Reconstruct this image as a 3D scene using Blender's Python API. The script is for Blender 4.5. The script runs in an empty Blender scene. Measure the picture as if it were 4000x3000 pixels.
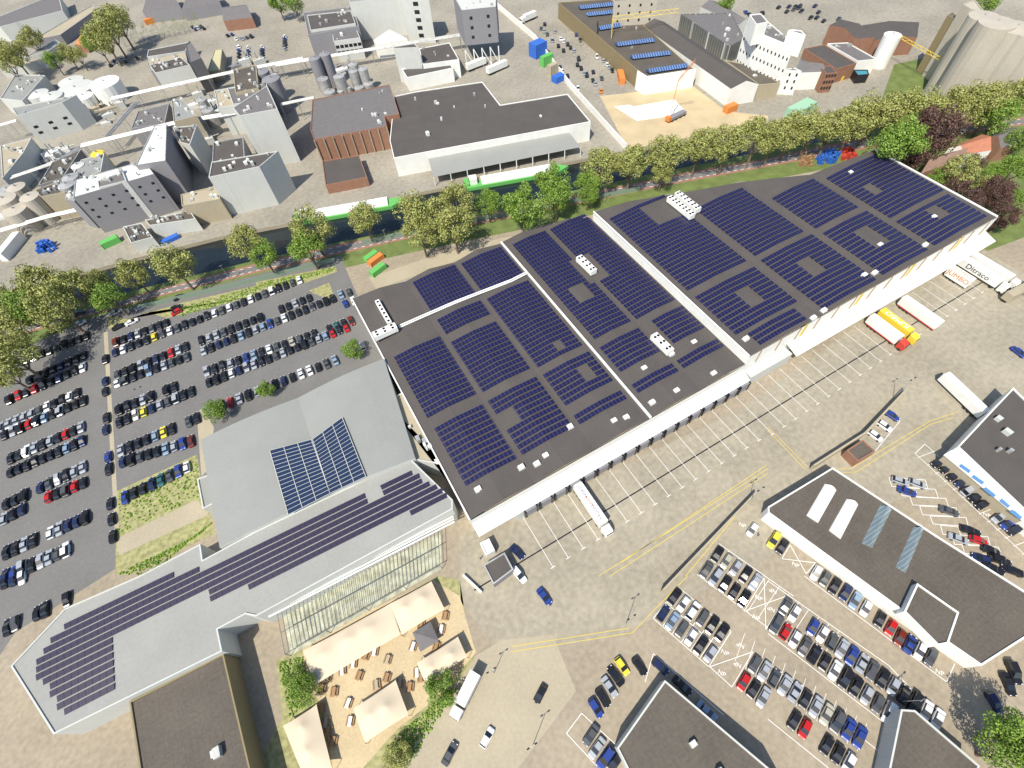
import bpy, math, random
from mathutils import Vector
random.seed(4)
R=math.radians
# ---- surveyed camera (position, tilt) and ground lookup --------------------------------
F=1970.;PI_=R(56.08);RO=R(6.315);YA=R(24.30);H=135.
cp,sp=math.cos(PI_),math.sin(PI_);c_,s_=math.cos(RO),math.sin(RO)
def rot(v):
    cy,sy=math.cos(YA),math.sin(YA);return Vector((cy*v[0]+sy*v[1],-sy*v[0]+cy*v[1],v[2]))
r0=Vector((1,0,0));fw=Vector((0,cp,-sp));d0=Vector((0,-sp,-cp))
r2=rot(c_*r0+s_*d0);d2=rot(-s_*r0+c_*d0);fw=rot(fw)
def G(p,h=0):
    v=(p[0]-2000)*r2+(p[1]-1500)*d2+F*fw;t=(h-H)/v[2];return Vector((v[0]*t,v[1]*t,h))
def q(k,x,y):
    if k in Z:o=Z[k];return(o[0]+x/o[2],o[1]+y/o[2])
    return(int(k[1])*1000+x/2.212,int(k[0])*750+y/2.212)
Z={'c3':(0,400,2.115),'c4':(500,400,2.115),'d1':(1000,0,2.115),'d2':(1500,0,2.115),'d4':(2500,0,2.115),'d5':(3000,0,2.538),'d6':(3500,0,2.538),
'Z1':(2500,2050,2.115),'Z2':(3000,2050,2.115),'Z3':(2900,2450,2.115),'Z4':(3400,2450,2.115),'Z5':(3500,1700,2.538),'Z6':(2200,2550,2.115),
'b1':(1000,2250,1.269),'b2':(2000,2250,1.269),'b3':(3000,2250,1.269),'k1':(1750,1850,2.538),'k2':(2750,1300,3.1725),'k4':(1050,2000,1.586),'n':(0,0,1)}
def Q(k,*a,h=0):return[G(q(k,a[i],a[i+1]),h) for i in range(0,len(a),2)]
S=bpy.context.scene;C=S.collection
ORD=['','first','second','third','fourth','fifth','sixth','seventh','eighth','ninth','tenth','eleventh','twelfth','thirteenth','fourteenth','fifteenth','sixteenth','seventeenth','eighteenth','nineteenth','twentieth']
def OW(i):
    T=['','','twenty','thirty','forty','fifty','sixty','seventy','eighty','ninety'];U=ORD[:10]
    return ORD[i] if i<=20 else (T[i//10]+'-'+U[i%10] if i%10 else T[i//10][:-1]+'ieth')
# ---- materials ---------------------------------------------------------------------------
MT={}
def mat(n,col,rough=.8,metal=0,noise=.0,scale=.3,kind=None,spec=.5):
    if n in MT:return MT[n]
    m=bpy.data.materials.new(n);m.use_nodes=True;t=m.node_tree;b=t.nodes['Principled BSDF']
    b.inputs['Roughness'].default_value=rough;b.inputs['Metallic'].default_value=metal;b.inputs['Specular IOR Level'].default_value=spec
    b.inputs['Base Color'].default_value=(*col,1)
    if noise or kind:
        g=t.nodes.new('ShaderNodeNewGeometry');L=t.links.new
        nz=t.nodes.new('ShaderNodeTexNoise');nz.inputs['Scale'].default_value=scale;nz.inputs['Detail'].default_value=8;L(g.outputs['Position'],nz.inputs['Vector'])
        n2=t.nodes.new('ShaderNodeTexNoise');n2.inputs['Scale'].default_value=scale*14;n2.inputs['Detail'].default_value=4;L(g.outputs['Position'],n2.inputs['Vector'])
        a=t.nodes.new('ShaderNodeMath');a.operation='ADD';L(nz.outputs[0],a.inputs[0]);L(n2.outputs[0],a.inputs[1])
        mr=t.nodes.new('ShaderNodeMapRange');mr.inputs['From Min'].default_value=.7;mr.inputs['From Max'].default_value=1.3;mr.inputs['To Min'].default_value=1-noise;mr.inputs['To Max'].default_value=1+noise;L(a.outputs[0],mr.inputs[0])
        src=mr.outputs[0]
        if kind:
            sx=t.nodes.new('ShaderNodeSeparateXYZ');L(g.outputs['Position'],sx.inputs[0])
            ax,per,w,dk=kind
            for axi in ax:
                md=t.nodes.new('ShaderNodeMath');md.operation='PINGPONG';md.inputs[1].default_value=per/2;L(sx.outputs[axi],md.inputs[0])
                lt=t.nodes.new('ShaderNodeMath');lt.operation='LESS_THAN';lt.inputs[1].default_value=w/2;L(md.outputs[0],lt.inputs[0])
                m2=t.nodes.new('ShaderNodeMath');m2.operation='MULTIPLY_ADD';m2.inputs[1].default_value=dk-1;m2.inputs[2].default_value=1;L(lt.outputs[0],m2.inputs[0])
                m3=t.nodes.new('ShaderNodeMath');m3.operation='MULTIPLY';L(src,m3.inputs[0]);L(m2.outputs[0],m3.inputs[1]);src=m3.outputs[0]
        vm=t.nodes.new('ShaderNodeVectorMath');vm.operation='SCALE';vm.inputs[0].default_value=col;L(src,vm.inputs['Scale']);L(vm.outputs[0],b.inputs['Base Color'])
    MT[n]=m;return m
conc=mat('concrete',(.32,.285,.215),noise=.22,scale=.05,kind=((0,1),2.5,.05,.93))
tanp=mat('tan_paving',(.31,.26,.19),noise=.2,scale=.06)
asph=mat('asphalt',(.16,.155,.148),noise=.12,scale=.08);road=mat('road_asphalt',(.17,.16,.155),noise=.1,scale=.1)
redl=mat('red_lane',(.30,.15,.11),noise=.1,scale=.2);grass=mat('grass',(.13,.17,.045),noise=.35,scale=.25)
sand=mat('sand',(.5,.4,.24),noise=.15,scale=.12);light=mat('light_concrete',(.38,.33,.235),noise=.1,scale=.1)
nroad=mat('north_paving',(.29,.265,.215),noise=.22,scale=.04);bed=mat('planting_bed',(.30,.29,.13),noise=.5,scale=.8)
water=mat('water',(.012,.018,.02),rough=.12,noise=.3,scale=.1)
bit=mat('bitumen',(.085,.075,.068),noise=.12,scale=.15,kind=((0,),1.1,.05,.85));bitb=mat('brown_bitumen',(.10,.085,.068),noise=.2,scale=.12,kind=((0,1),1.3,.06,.8))
grey=mat('grey_cladding',(.23,.225,.24),noise=.04,scale=.5,kind=((0,1),3,.06,.85));lgrey=mat('light_cladding',(.52,.53,.5),noise=.05,scale=.3,kind=((0,1),4,.07,.88))
white=mat('white_paint',(.76,.76,.72),noise=.08,scale=.3);metal=mat('zinc_roof',(.28,.285,.265),rough=.5,noise=.06,scale=.15,kind=((1,),.6,.05,.88))
wrib=mat('white_ribbed',(.72,.71,.66),noise=.04,scale=.4,kind=((0,),.5,.08,.82));brick=mat('brick',(.27,.14,.09),noise=.15,scale=.6);brownb=mat('brown_cladding',(.24,.19,.10),noise=.08,scale=.4)
silo=mat('silo_concrete',(.44,.40,.33),noise=.1,scale=.15);steel=mat('pipe_steel',(.42,.42,.41),rough=.5,metal=.3,noise=.3,scale=.4);dark=mat('dark_opening',(.015,.015,.02),rough=.3)
glass=mat('blue_glass',(.02,.035,.08),rough=.08);pan=mat('solar_cell',(.012,.012,.045),rough=.35,noise=.15,scale=.5,kind=((0,),1.25,.09,6));pan2=mat('office_cell',(.028,.022,.05),rough=.3)
line=mat('line_white',(.75,.74,.7));yel=mat('line_yellow',(.62,.48,.08));redm=mat('red_paint',(.5,.05,.03));orange=mat('orange_paint',(.62,.22,.05));green=mat('green_paint',(.12,.42,.1));blue=mat('blue_paint',(.03,.13,.5));ylw=mat('yellow_paint',(.75,.55,.05))
tent=mat('tent_cloth',(.62,.52,.38),noise=.04,scale=.4);tile=mat('red_tile',(.42,.17,.10),noise=.15,scale=.8);slate=mat('slate',(.15,.14,.14),noise=.12,scale=.6);wood=mat('wood',(.33,.2,.1));bark=mat('bark',(.17,.13,.09));rub=mat('rubber',(.02,.02,.02))
tealm=mat('teal_paint',(.05,.25,.32))
# ---- mesh helpers ------------------------------------------------------------------------
def mesh(name,vf,m,parent=None,link=True):
    me=bpy.data.meshes.new(name);me.from_pydata([tuple(v) for v in vf[0]],[],vf[1]);me.materials.append(m);me.update()
    o=bpy.data.objects.new(name,me);C.objects.link(o)
    if parent:o.parent=parent
    return o
def tag(o,l=None,c=None,g=None,k=None):
    if l:o['label']=l
    if c:o['category']=c
    if g:o['group']=g
    if k:o['kind']=k
    return o
def root(name,l,c,g=None,loc=(0,0,0),rz=0):
    o=bpy.data.objects.new(name,None);C.objects.link(o);o.location=loc;o.rotation_euler=(0,0,rz);return tag(o,l,c,g)
def add(*a):
    V=[];Fc=[]
    for v,f in a:
        n=len(V);V+=v;Fc+=[tuple(i+n for i in x) for x in f]
    return V,Fc
def box(x0,y0,z0,x1,y1,z1):
    return [(x0,y0,z0),(x1,y0,z0),(x1,y1,z0),(x0,y1,z0),(x0,y0,z1),(x1,y0,z1),(x1,y1,z1),(x0,y1,z1)],[(3,2,1,0),(4,5,6,7),(0,1,5,4),(1,2,6,5),(2,3,7,6),(3,0,4,7)]
def ccw(p):
    a=sum(p[i][0]*p[(i+1)%len(p)][1]-p[(i+1)%len(p)][0]*p[i][1] for i in range(len(p)));return list(p) if a>0 else list(p)[::-1]
def prism(p,z0,z1,top=True,sides=True):
    p=ccw(p);n=len(p);V=[(v[0],v[1],z0) for v in p]+[(v[0],v[1],z1) for v in p];f=[]
    if sides:f+=[(i,(i+1)%n,n+(i+1)%n,n+i) for i in range(n)]
    if top:f.append(tuple(range(n,2*n)))
    return V,f
def tube(a,b,r,r1=None,n=8):
    a=Vector(a);b=Vector(b);d=(b-a).normalized();u=d.orthogonal().normalized();w=d.cross(u);r1=r if r1 is None else r1
    V=[tuple(a+r*(u*math.cos(6.2832*i/n)+w*math.sin(6.2832*i/n))) for i in range(n)]+[tuple(b+r1*(u*math.cos(6.2832*i/n)+w*math.sin(6.2832*i/n))) for i in range(n)]
    return V,[(i,(i+1)%n,n+(i+1)%n,n+i) for i in range(n)]+[tuple(range(n,2*n)),tuple(range(n))[::-1]]
def strip(a,b,w,z):
    a=Vector(a);b=Vector(b);d=(b-a);n=Vector((-d.y,d.x,0)).normalized()*w/2
    return [(a.x-n.x,a.y-n.y,z),(b.x-n.x,b.y-n.y,z),(b.x+n.x,b.y+n.y,z),(a.x+n.x,a.y+n.y,z)],[(0,1,2,3)]
def shrink(p,d):
    p=ccw(p);n=len(p);o=[]
    for i in range(n):
        a,b,c=[Vector((p[j%n][0],p[j%n][1])) for j in (i-1,i,i+1)]
        e=(b-a).normalized();g=(c-b).normalized();n1=Vector((-e.y,e.x));n2=Vector((-g.y,g.x));k=(n1+n2)
        k=k/max(.35,k.length_squared)*2*d;o.append((b.x+k.x,b.y+k.y))
    return o
# ---- ground ----------------------------------------------------------------------------------
NE=[(0,1148),(316,1066),(574,996),(859,924),(1126,872),(1226,835),(1538,772),(2215,633),(2447,588),(2674,547),(3000,485),(4000,402)]
SE=[(0,1243),(267,1204),(470,1148),(723,1084),(1000,1017),(1334,944),(1574,895),(2353,719),(2633,662),(3000,588),(3434,520),(4000,445)]
N=[G(p) for p in NE];So=[G(p) for p in SE]
def ext(L):
    a=L[0]+(L[0]-L[3]).normalized()*900;b=L[-1]+(L[-1]-L[-4]).normalized()*2500;return[a]+L+[b]
N=ext(N);So=ext(So)
def sheet(name,p,m,z):
    p=ccw(p);return tag(mesh(name,([(v[0],v[1],z) for v in p],[tuple(range(len(p)))]),m),k='structure')
sheet('ground',N+[(5000,4500,0),(-2000,4500,0)],nroad,0)
sheet('ground',So+[(3000,-900,0),(-1200,-900,0)],tanp,0)
sheet('water',N+So[::-1],water,-1.6)
for L in(N,So):tag(mesh('quay',([(v.x,v.y,-2.5) for v in L]+[(v.x,v.y,0) for v in L],[(i,i+1,len(L)+i+1,len(L)+i) for i in range(len(L)-1)]),light),k='structure')
RN=[(0,1290),(393,1195),(601,1134),(1000,1030),(1343,949),(1569,908),(2361,741),(2705,669),(3000,619),(3181,576),(3434,529),(4000,457)]
RS=[(0,1330),(371,1227),(633,1155),(1000,1066),(1353,987),(1601,931),(2479,750),(2633,719),(3000,651),(3181,617),(3447,570),(4000,488)]
rn=ext([G(p) for p in RN]);rs=ext([G(p) for p in RS])
def band(name,A,B,m,z,u=0,v=1):
    n=len(A);P=[A[i].lerp(B[i],u) for i in range(n)];W=[A[i].lerp(B[i],v) for i in range(n)]
    return tag(mesh(name,([(p.x,p.y,z) for p in P]+[(p.x,p.y,z) for p in W],[(i,i+1,n+i+1,n+i) for i in range(n-1)]),m),k='structure')
band('verge',So,rs,grass,.004)
fen=[p+Vector((0,-9,0)) for p in rs];band('verge',rs,fen,grass,.004)
band('road',rn,rs,redl,.008);band('road',rn,rs,road,.012,.22,.78)
for u in(.24,.76):
    V=[]
    for i in range(1,len(rn)-2):
        a=rn[i].lerp(rs[i],u);b=rn[i+1].lerp(rs[i+1],u);L=(b-a).length;k=int(L/3)
        V+=[strip(a.lerp(b,j/k),a.lerp(b,(j+.45)/k),.25,.016) for j in range(k)]
    tag(mesh('road_marking',add(*V),line),k='structure')
sheet('parking_lot',[G(p) for p in((0,1400),(360,1240),(1150,1035),(1330,1000),(1400,1165),(1560,1500),(1400,1700),(760,1960),(770,2100),(470,2210),(60,2470),(0,2560))]+[(-200,40,0),(-260,200,0)],asph,.005)
for a in(('20',1000,930,1700,610,1750,900,1800,1100,1860,1290,1100,1650,1000,1650),('10',930,1060,1100,1100,1560,960,2212,810,2212,900,1440,1090,1280,1040,940,1190),('11',0,780,690,640,700,690,380,800,0,870),('11',460,850,630,785,700,950,480,870)):
    sheet('planting_bed',Q(*a),bed,.012)
for a in(('20',1000,1340,1700,1000,1800,1130,1030,1480),('10',895,1215,930,1205,1030,2900,990,2900),('20',1700,250,1760,200,1850,380,1790,750,1740,800)):sheet('path',Q(*a),light,.016)
sheet('yard',[G(p) for p in((1790,2090),(2030,2010),(2890,1600),(3800,950),(4300,1250),(4300,1700),(3250,2040),(2430,2480),(1960,2560),(1800,2350))],conc,.006)
sheet('garden_ground',[(212,42,0),(260,35,0),(420,120,0),(300,150,0),(213,100,0)],grass,.006)
sheet('construction_site',Q('02',760,830,1560,740,1850,960,2212,1000,2212,1060,1480,1200,1000,1290),sand,.006)
sheet('foundation_slab',Q('02',880,920,1010,905,1050,920,1400,860,1500,960,1490,985,1080,1045),white,.03)
sheet('road',[G(p) for p in((1560,3000),(1860,2560),(1960,2500),(2160,2480),(2250,2700),(1950,3100),(1700,3300))],light,.007)
sheet('terrace',Q('b1',220,330,880,20,1010,100,1090,380,900,600,700,760,530,952,380,952,330,640,270,560),sand,.01)
sheet('gravel_bed',Q('b1',100,420,900,0,1010,20,1060,330,1085,420,760,952,0,952,130,700),bed,.006)
# hall lawn strip pavement behind hall
sheet('pavement',Q('11',980,740,1500,560,2110,400,2212,380,2212,420,1040,840),light,.008)
# markings in yard
mk=[];ym=[]
x=18.3
while x<205:
    y1=27.6 if x<92 else 27+ (x-92)*.035
    mk+=[strip((x,43,0),(x,y1,0),.13,.03),strip((x-.7,y1,0),(x+.7,y1,0),.16,.034)];x+=4.7
mk_dark=[strip((-2,32.9,0),(200,33.5,0),.35,.026)]
tag(mesh('yard_drain',add(*mk_dark),dark),k='structure')
def pl(k,*a,w=.15,lst=None):
    P=Q(k,*a)
    for i in range(len(P)-1):lst.append(strip(P[i],P[i+1],w,.034+.001*(len(lst)%5)))
for a in(('b2',700,210,825,55,1085,275,975,450,700,210),('b2',760,130,1030,360),('Z1',860,715,1025,440),('Z1',860,715,1205,590,1040,865),('Z1',1025,440,1040,865),('Z1',470,410,650,155,1269,590),('Z1',470,410,1269,1010),('b3',180,0,885,525,925,435),('b3',0,25,600,445,690,540),('b3',0,285,605,750),('b3',0,430,550,870),('b3',0,710,300,952),
 ('b2',270,780,345,680,640,952),('b2',270,780,430,952),('b2',660,525,700,385,1050,690),('b2',980,450,1195,375,1090,550,980,450),('23',1270,600,1355,520,2212,1290),('23',1270,600,2212,1470),('23',1045,810,1360,830,1380,905,1070,885,1045,810),('23',1140,895,1445,910,1470,985,1160,965,1140,895),('23',1225,975,1535,990,1560,1060,1250,1045,1225,975),('23',1310,1055,1625,1070,1645,1145,1335,1130,1310,1055),('23',1400,1140,1710,1155,1730,1230,1425,1210,1400,1140),('23',1490,1220,1640,1235,1665,1305,1510,1300,1490,1220),('23',1590,1300,1900,1320,1920,1395,1610,1385,1590,1300),('23',1675,1390,1990,1410,2010,1475,1700,1465,1675,1390),('23',925,580,1140,320,1010,240),('23',120,1510,190,1390,330,1640,410,1545,120,1510)):pl(*a,lst=mk)
for i in range(1,7):
    for a,b in(((700,210),(825,55)),):
        u=i/6*275;v=i/6*240;pl('b2',700+u,210+v,825+u*.95,55+v*.92,lst=mk)
for i in range(13):
    pl('Z1',470+i*83,410+i*62,650+i*83,155+i*60,w=.12,lst=mk)
    pl('Z3',20+i*84,170+i*62-120,-60+i*84,560+i*62-280,w=.1,lst=mk)
    pl('23',1355+75*i-60,635+75*i*.93,1500+75*i-60,520+75*i*.93+60,w=.12,lst=mk)
for a in(('b2',0,350,580,258),('b2',0,375,595,282,870,0),('22',2200,700,950,1540),('22',1930,640+500,1500,1659),('23',0,370,340,715),('23',0,400,320,740),('23',600,735,720,730,1400,320,1640,240),('23',640,765,765,760,1400,350,1600,290),('22',750,1659,2212,730),('22',850,1659,2212,770)):pl(*a,lst=ym)
tag(mesh('parking_marking',add(*mk),line),k='structure');tag(mesh('yellow_marking',add(*ym),yel),k='structure')
def text(s,loc,rz,size,m,name,parent=None,rx=0,sx=1,ext_=.01):
    cu=bpy.data.curves.new(name,'FONT');cu.body=s;cu.size=size;cu.extrude=ext_;cu.align_x='CENTER';cu.align_y='CENTER';o=bpy.data.objects.new(name,cu);C.objects.link(o)
    bpy.context.view_layer.update();me=bpy.data.meshes.new_from_object(o);bpy.data.objects.remove(o);me.materials.clear();me.materials.append(m)
    p=bpy.data.objects.new(name,me);C.objects.link(p);p.location=loc;p.rotation_euler=(rx,0,rz);p.scale=(sx,1,1)
    if parent:p.parent=parent
    return p
for k,x,y,flip in(('Z1',980,605,0),('Z1',960,768,0),('Z1',1100,545,1),('Z1',1085,695,1),('Z2',228,330,0),('Z4',572,375,0),('b2',1055,380,0),('b2',1040,482,0),('b2',1133,343,1),('b2',1118,438,1),('23',1890,1130,0),('22',1990,1220,0)):
    o=text('NP',G(q(k,x,y),.05),R(-58)+flip*math.pi,1.35,line,'pavement_letters');tag(o,k='structure')
# ---- buildings ---------------------------------------------------------------------------------
def bld(label,cat,p,h,wm,rm,name='factory_building',z0=0,ridge=None,win=None,par=.35,extra=0):
    r=root(name,label,cat);p=ccw([(v[0],v[1]) for v in p])
    mesh('wall',prism(p,z0,h,top=False),wm,r)
    if ridge:
        n=4;a,b,c,d=p[:4]
        if ridge<0:a,b,c,d=b,c,d,a;ridge=-ridge
        m1=((a[0]+b[0])/2,(a[1]+b[1])/2,h+ridge);m2=((c[0]+d[0])/2,(c[1]+d[1])/2,h+ridge)
        mesh('roof',([(*a,h),(*b,h),(*c,h),(*d,h),m1,m2],[(1,2,5,4),(3,0,4,5)]),rm,r);mesh('gable',([(*a,h),(*b,h),(*c,h),(*d,h),m1,m2],[(0,1,4),(2,3,5)]),wm,r)
    else:
        i=shrink(p,.35);n=len(p);mesh('roof',prism(i,h-par-.2,h-par),rm,r)
        V=[(*v,h) for v in p]+[(*v,h) for v in i]+[(*v,h-par) for v in i]
        mesh('parapet',(V,[(k,(k+1)%n,n+(k+1)%n,n+k) for k in range(n)]+[(n+k,n+(k+1)%n,2*n+(k+1)%n,2*n+k) for k in range(n)]),wm if wm is not grey else steel,r)
        if extra:
            cx=sum(v[0] for v in p)/n;cy=sum(v[1] for v in p)/n;L=[]
            for _ in range(extra):
                k=random.randrange(n);t=random.uniform(.15,.8);x=cx+(p[k][0]-cx)*t;y=cy+(p[k][1]-cy)*t;w=random.uniform(.4,1.4);L.append(box(x,y,h-par-.1,x+w,y+w*random.uniform(.6,1.8),h-par+random.uniform(.4,1.6)))
            for b in L:mesh('roof_unit',b,random.choice([white,steel,lgrey]),r)
    if win:
        for e,rows,cols,ww,wh,zz,dz in win:
            a=Vector(p[e%len(p)]);b=Vector(p[(e+1)%len(p)]);d=(b-a);L=d.length;d.normalize();nn=Vector((d.y,-d.x))
            for j in range(rows):
                for i in range(cols):
                    m_=a+d*L*(i+.5)/cols;z=zz+j*dz;u=d*ww/2;o1=m_-u+nn*.05;o2=m_+u+nn*.05
                    mesh('window',([(*o1,z),(*o2,z),(*o2,z+wh),(*o1,z+wh)],[(0,1,2,3)]),dark,r)
    return r
def B(label,k,pts,h,wm,rm,cat='building',**kw):return bld(label,cat,Q(k,*pts,h=h),h,wm,rm,**kw)
# big solar hall, low bays
hl=8.5
r=root('solar_hall','long low distribution hall under dark solar roof with wavy back eave','hall')
xs=[5.2,15,24.5,34,43.6,53,62.6]
def bay_roof(X,ys,yb,h,lift):
    V=[];Fc=[]
    for i,x in enumerate(X):
        z=h-.1+(lift if i%2 else 0);V+=[(x,ys,z),(x,yb[i],z)]
    return V,[(2*i,2*i+2,2*i+3,2*i+1) for i in range(len(X)-1)]
mesh('roof',bay_roof(xs,46.7,[138.5,137.5,136,136.5,135,136,134.5],hl,.7),bit,r);mesh('roof',bay_roof([63.1,72,81,90,98.2],46.7,[135,135,133.5,132,128.5],hl,.7),bit,r)
mesh('wall',prism([(5,46.5),(98.2,46.5),(98.2,128.3),(90,131.8),(81,133.3),(62.6,134.8),(44,135.5),(25,136.5),(5,139)],0,hl-.15,top=False),wrib,r)
mesh('parapet',box(62.5,46.6,hl-.3,63.1,134.8,hl+.5),white,r);mesh('parapet',box(4.8,46.6,hl-.3,5.2,138.8,hl+.25),white,r)
mesh('dock_canopy',([(5.2,46.4,6.2),(98,46.4,6.2),(98,42.9,4.6),(5.2,42.9,4.6),(98,42.9,4.2),(5.2,42.9,4.2),(5.2,46.4,4.2),(98,46.4,4.2)],[(3,2,1,0),(5,4,2,3),(6,7,4,5)]),wrib,r)
hr=11.8
r2_=root('solar_hall','tall white distribution hall with six yellow striped panels and dark solar roof','hall')
XB=[98.6,113,127.8,141,154.6,167,179.7,195,211.6];YB=[127,124,119.5,114,110.5,104,99,97.5,96.6]
mesh('roof',bay_roof(XB,47,YB,hr,.6),bit,r2_);mesh('wall',prism([(98.4,46.8),(211.8,46.8),(211.8,96.8)]+[(XB[i],YB[i]+.2) for i in range(7,-1,-1)],0,hr-.1,top=False),white,r2_)
mesh('eave_trim',box(98.3,46.9,hr-.2,98.7,127,hr+.35),white,r2_);mesh('eave_trim',box(211.4,47,hr-.2,211.9,96.6,hr+.3),white,r2_)
mesh('loading_canopy',add(([(116,46.7,6.2),(211,46.7,6.2),(211,42,5),(116,42,5),(116,42,4.7),(211,42,4.7)],[(3,2,1,0),(4,5,2,3),(4,3,0),])),wrib,r2_)
for i in range(14):
    x=103+i*8;mesh('downpipe',box(x,46.55,6.2,x+.22,46.75,hr),wood,r2_)
    if i in(2,5,8,11):mesh('yellow_stripe',box(x+2,46.6,6.3,x+3.2,46.76,hr-.1),yel,r2_)
for i in range(19):
    x=20.7+i*4.7
    if x>96:break
    mesh('dock_door',box(x-1.6,42.3,.9,x+1.6,42.9,4.4),grey,r);mesh('dock_shelter',add(box(x-2,42.1,.6,x-1.6,42.9,4.5),box(x+1.6,42.1,.6,x+2,42.9,4.5)),dark,r)
mesh('dock_wall',add(box(16.4,42.9,0,98,46.4,4.2),box(99,43.5,0,116,46.7,4.6)),lgrey,r)
# solar panels on halls: one countless field
PV=[]
def field(x0,x1,y0,y1,h,lift,xr,holes=(),dy=1.9):
    y=y0
    while y+1.5<=y1:
        segs=[(x0,x1)]
        for a,b,cc,d in holes:
            if y+1.5>cc and y<d:segs=[s for q0,q1 in segs for s in((q0,min(q1,a)),(max(q0,b),q1)) if s[1]-s[0]>1]
        for a,b in segs:
            mids=[a]+([xr] if a<xr<b else [])+[b]
            for u,v in zip(mids[:-1],mids[1:]):
                zf=lambda X:h+.25+lift*max(0,1-abs(X-xr)/9.5) if lift<.65 else h+.25+lift*max(0,1-abs(X-xr)/9.6)
                PV.append(([(u,y,zf(u)),(v,y,zf(v)),(v,y+1.35,zf(v)+.12),(u,y+1.35,zf(u)+.12),(u,y,zf(u)-.1),(v,y,zf(v)-.1)],[(0,1,2,3),(4,5,1,0)]))
        y+=dy
for a in((8,24,80,108),(8.3,23.8,55.3,77.5),(26.2,42.8,117,134),(26.2,42.6,105.8,114.5),(26,42.5,79.5,102),(25.8,42.3,55.4,77.3),(45,61.5,116,133.5),(44.7,61,78.5,113.5),(44.5,61.2,62.5,76.5),(44.5,60.8,55.2,60.3),(65.5,79.6,78.3,132),(64.8,79.8,63.8,76),(64.7,79.7,55,60),(81.6,97.2,78,131),(85,97.4,63.8,76),(81.6,97.3,55,60)):
    xr=min((15,34,53,72,90),key=lambda v:abs(v-(a[0]+a[1])/2));field(*a,hl,.7,xr,holes=[(26.5,31,65,70),(78,86,99,111),(70,76,95,101),(53,56,80,83),(54,58,67,71)])
for a in((100.8,126,77,122),(100.8,126,55,75.5),(104,123,48.3,55),(130,152.5,77.2,109),(130,153.5,48.5,75.5),(157,178,76,98),(157,178.5,48.8,74.5),(182,210,66,95),(182,209,49,64.5)):
    xr=min((113,141,167,195),key=lambda v:abs(v-(a[0]+a[1])/2));field(*a,hr,.55,xr,holes=[(113,127.8,108,118),(112,118,62,67),(138,144,60,66),(165,172,59,66),(194,200,57,62),(188,192,78,82),(101,104,47,52)])
tag(mesh('solar_panel_field',add(*PV),pan),'dark blue solar panels in long tilted rows over the warehouse roofs','solar panels',k='stuff')
# roof chillers
def chiller(x,y,l,w,h,label,n,rz=0,g='rooftop chillers with round fans'):
    c=root('rooftop_chiller',label,'chiller',g,(x,y,h),rz);mesh('casing',box(-l/2,-w/2,.5,l/2,w/2,2.4),white,c);mesh('frame',add(*[box(sx*l/2*.9-.1,sy*w/2*.9-.1,0,sx*l/2*.9+.1,sy*w/2*.9+.1,.5) for sx in(-1,1) for sy in(-1,1)]),steel,c)
    for i in range(n):
        for s in((-1,1) if w>2 else (0,)):mesh('fan',tube((-l/2+(i+.5)*l/n,s*w/4,2.3),(-l/2+(i+.5)*l/n,s*w/4,2.5),.45,n=12),dark,c)
P=Q('11',1110,1060,1130,1240,h=9);chiller(P[0].x,P[0].y,12,1.5,8.4,'long single row fan chiller at the plain roof corner',6,R(90));chiller(P[1].x,P[1].y,8,2.6,9.5,'white six fan chiller on steel frame over the hall edge',3)
P=Q('12',640,650,1290,1330,h=9);chiller(P[0].x,P[0].y,9,2.4,8.6,'white fan chiller amid panels, farther of the two on low roof',4,R(92));chiller(P[1].x,P[1].y,8,2.4,8.6,'white fan chiller amid panels, nearer of the two on low roof',3,R(92))
P=Q('12',1480,140,1530,110,h=12.5);chiller(P[0].x-1.5,P[0].y,13,2.3,hr+.3,'long twin row chiller on tall hall, left one of the pair',7,R(90));chiller(P[0].x+2.5,P[0].y+1,12,2.3,hr+.3,'long twin row chiller on tall hall, right one of the pair',6,R(90))
vents=[('21',1920,910),('22',80,720),('22',215,690),('22',290,620),('22',500,370),('22',880,320),('22',985,290),('22',1210,160),('22',1420,60),('12',1375,1400),('12',1140,1525),('12',1570,1300),('12',2020,1270),('12',1740,1570),('13',965,460),('13',1430,220),('13',920,700),('13',1355,460),('13',830,720),('13',480,1025),('13',390,1090),('03',710,1495)]
for i,(k,x,y) in enumerate(vents):
    hh=12 if (k[1]=='3' or i==12) else 8.8;p=G(q(k,x,y),hh);v=root('roof_vent','small pale vent hood on a dark warehouse roof, %s from the front left'%OW(i+1),'vent','small roof vents on the halls',p-Vector((0,0,.3)));mesh('cowl',box(-.8,-.6,.2,.8,.6,1.0),white,v);mesh('curb',box(-1,-.8,0,1,.8,.3),steel,v)
pp=Q('11',1240,1170,1720,960,2212,770,2350,700,h=9.2);tag(mesh('roof_duct',add(*[tube(pp[i]+Vector((0,d,0)),pp[i+1]+Vector((0,d,0)),.25) for i in range(3) for d in(0,.8)]),white),'twin white pipes crossing the dark roof from the corner chiller','pipe')
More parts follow.
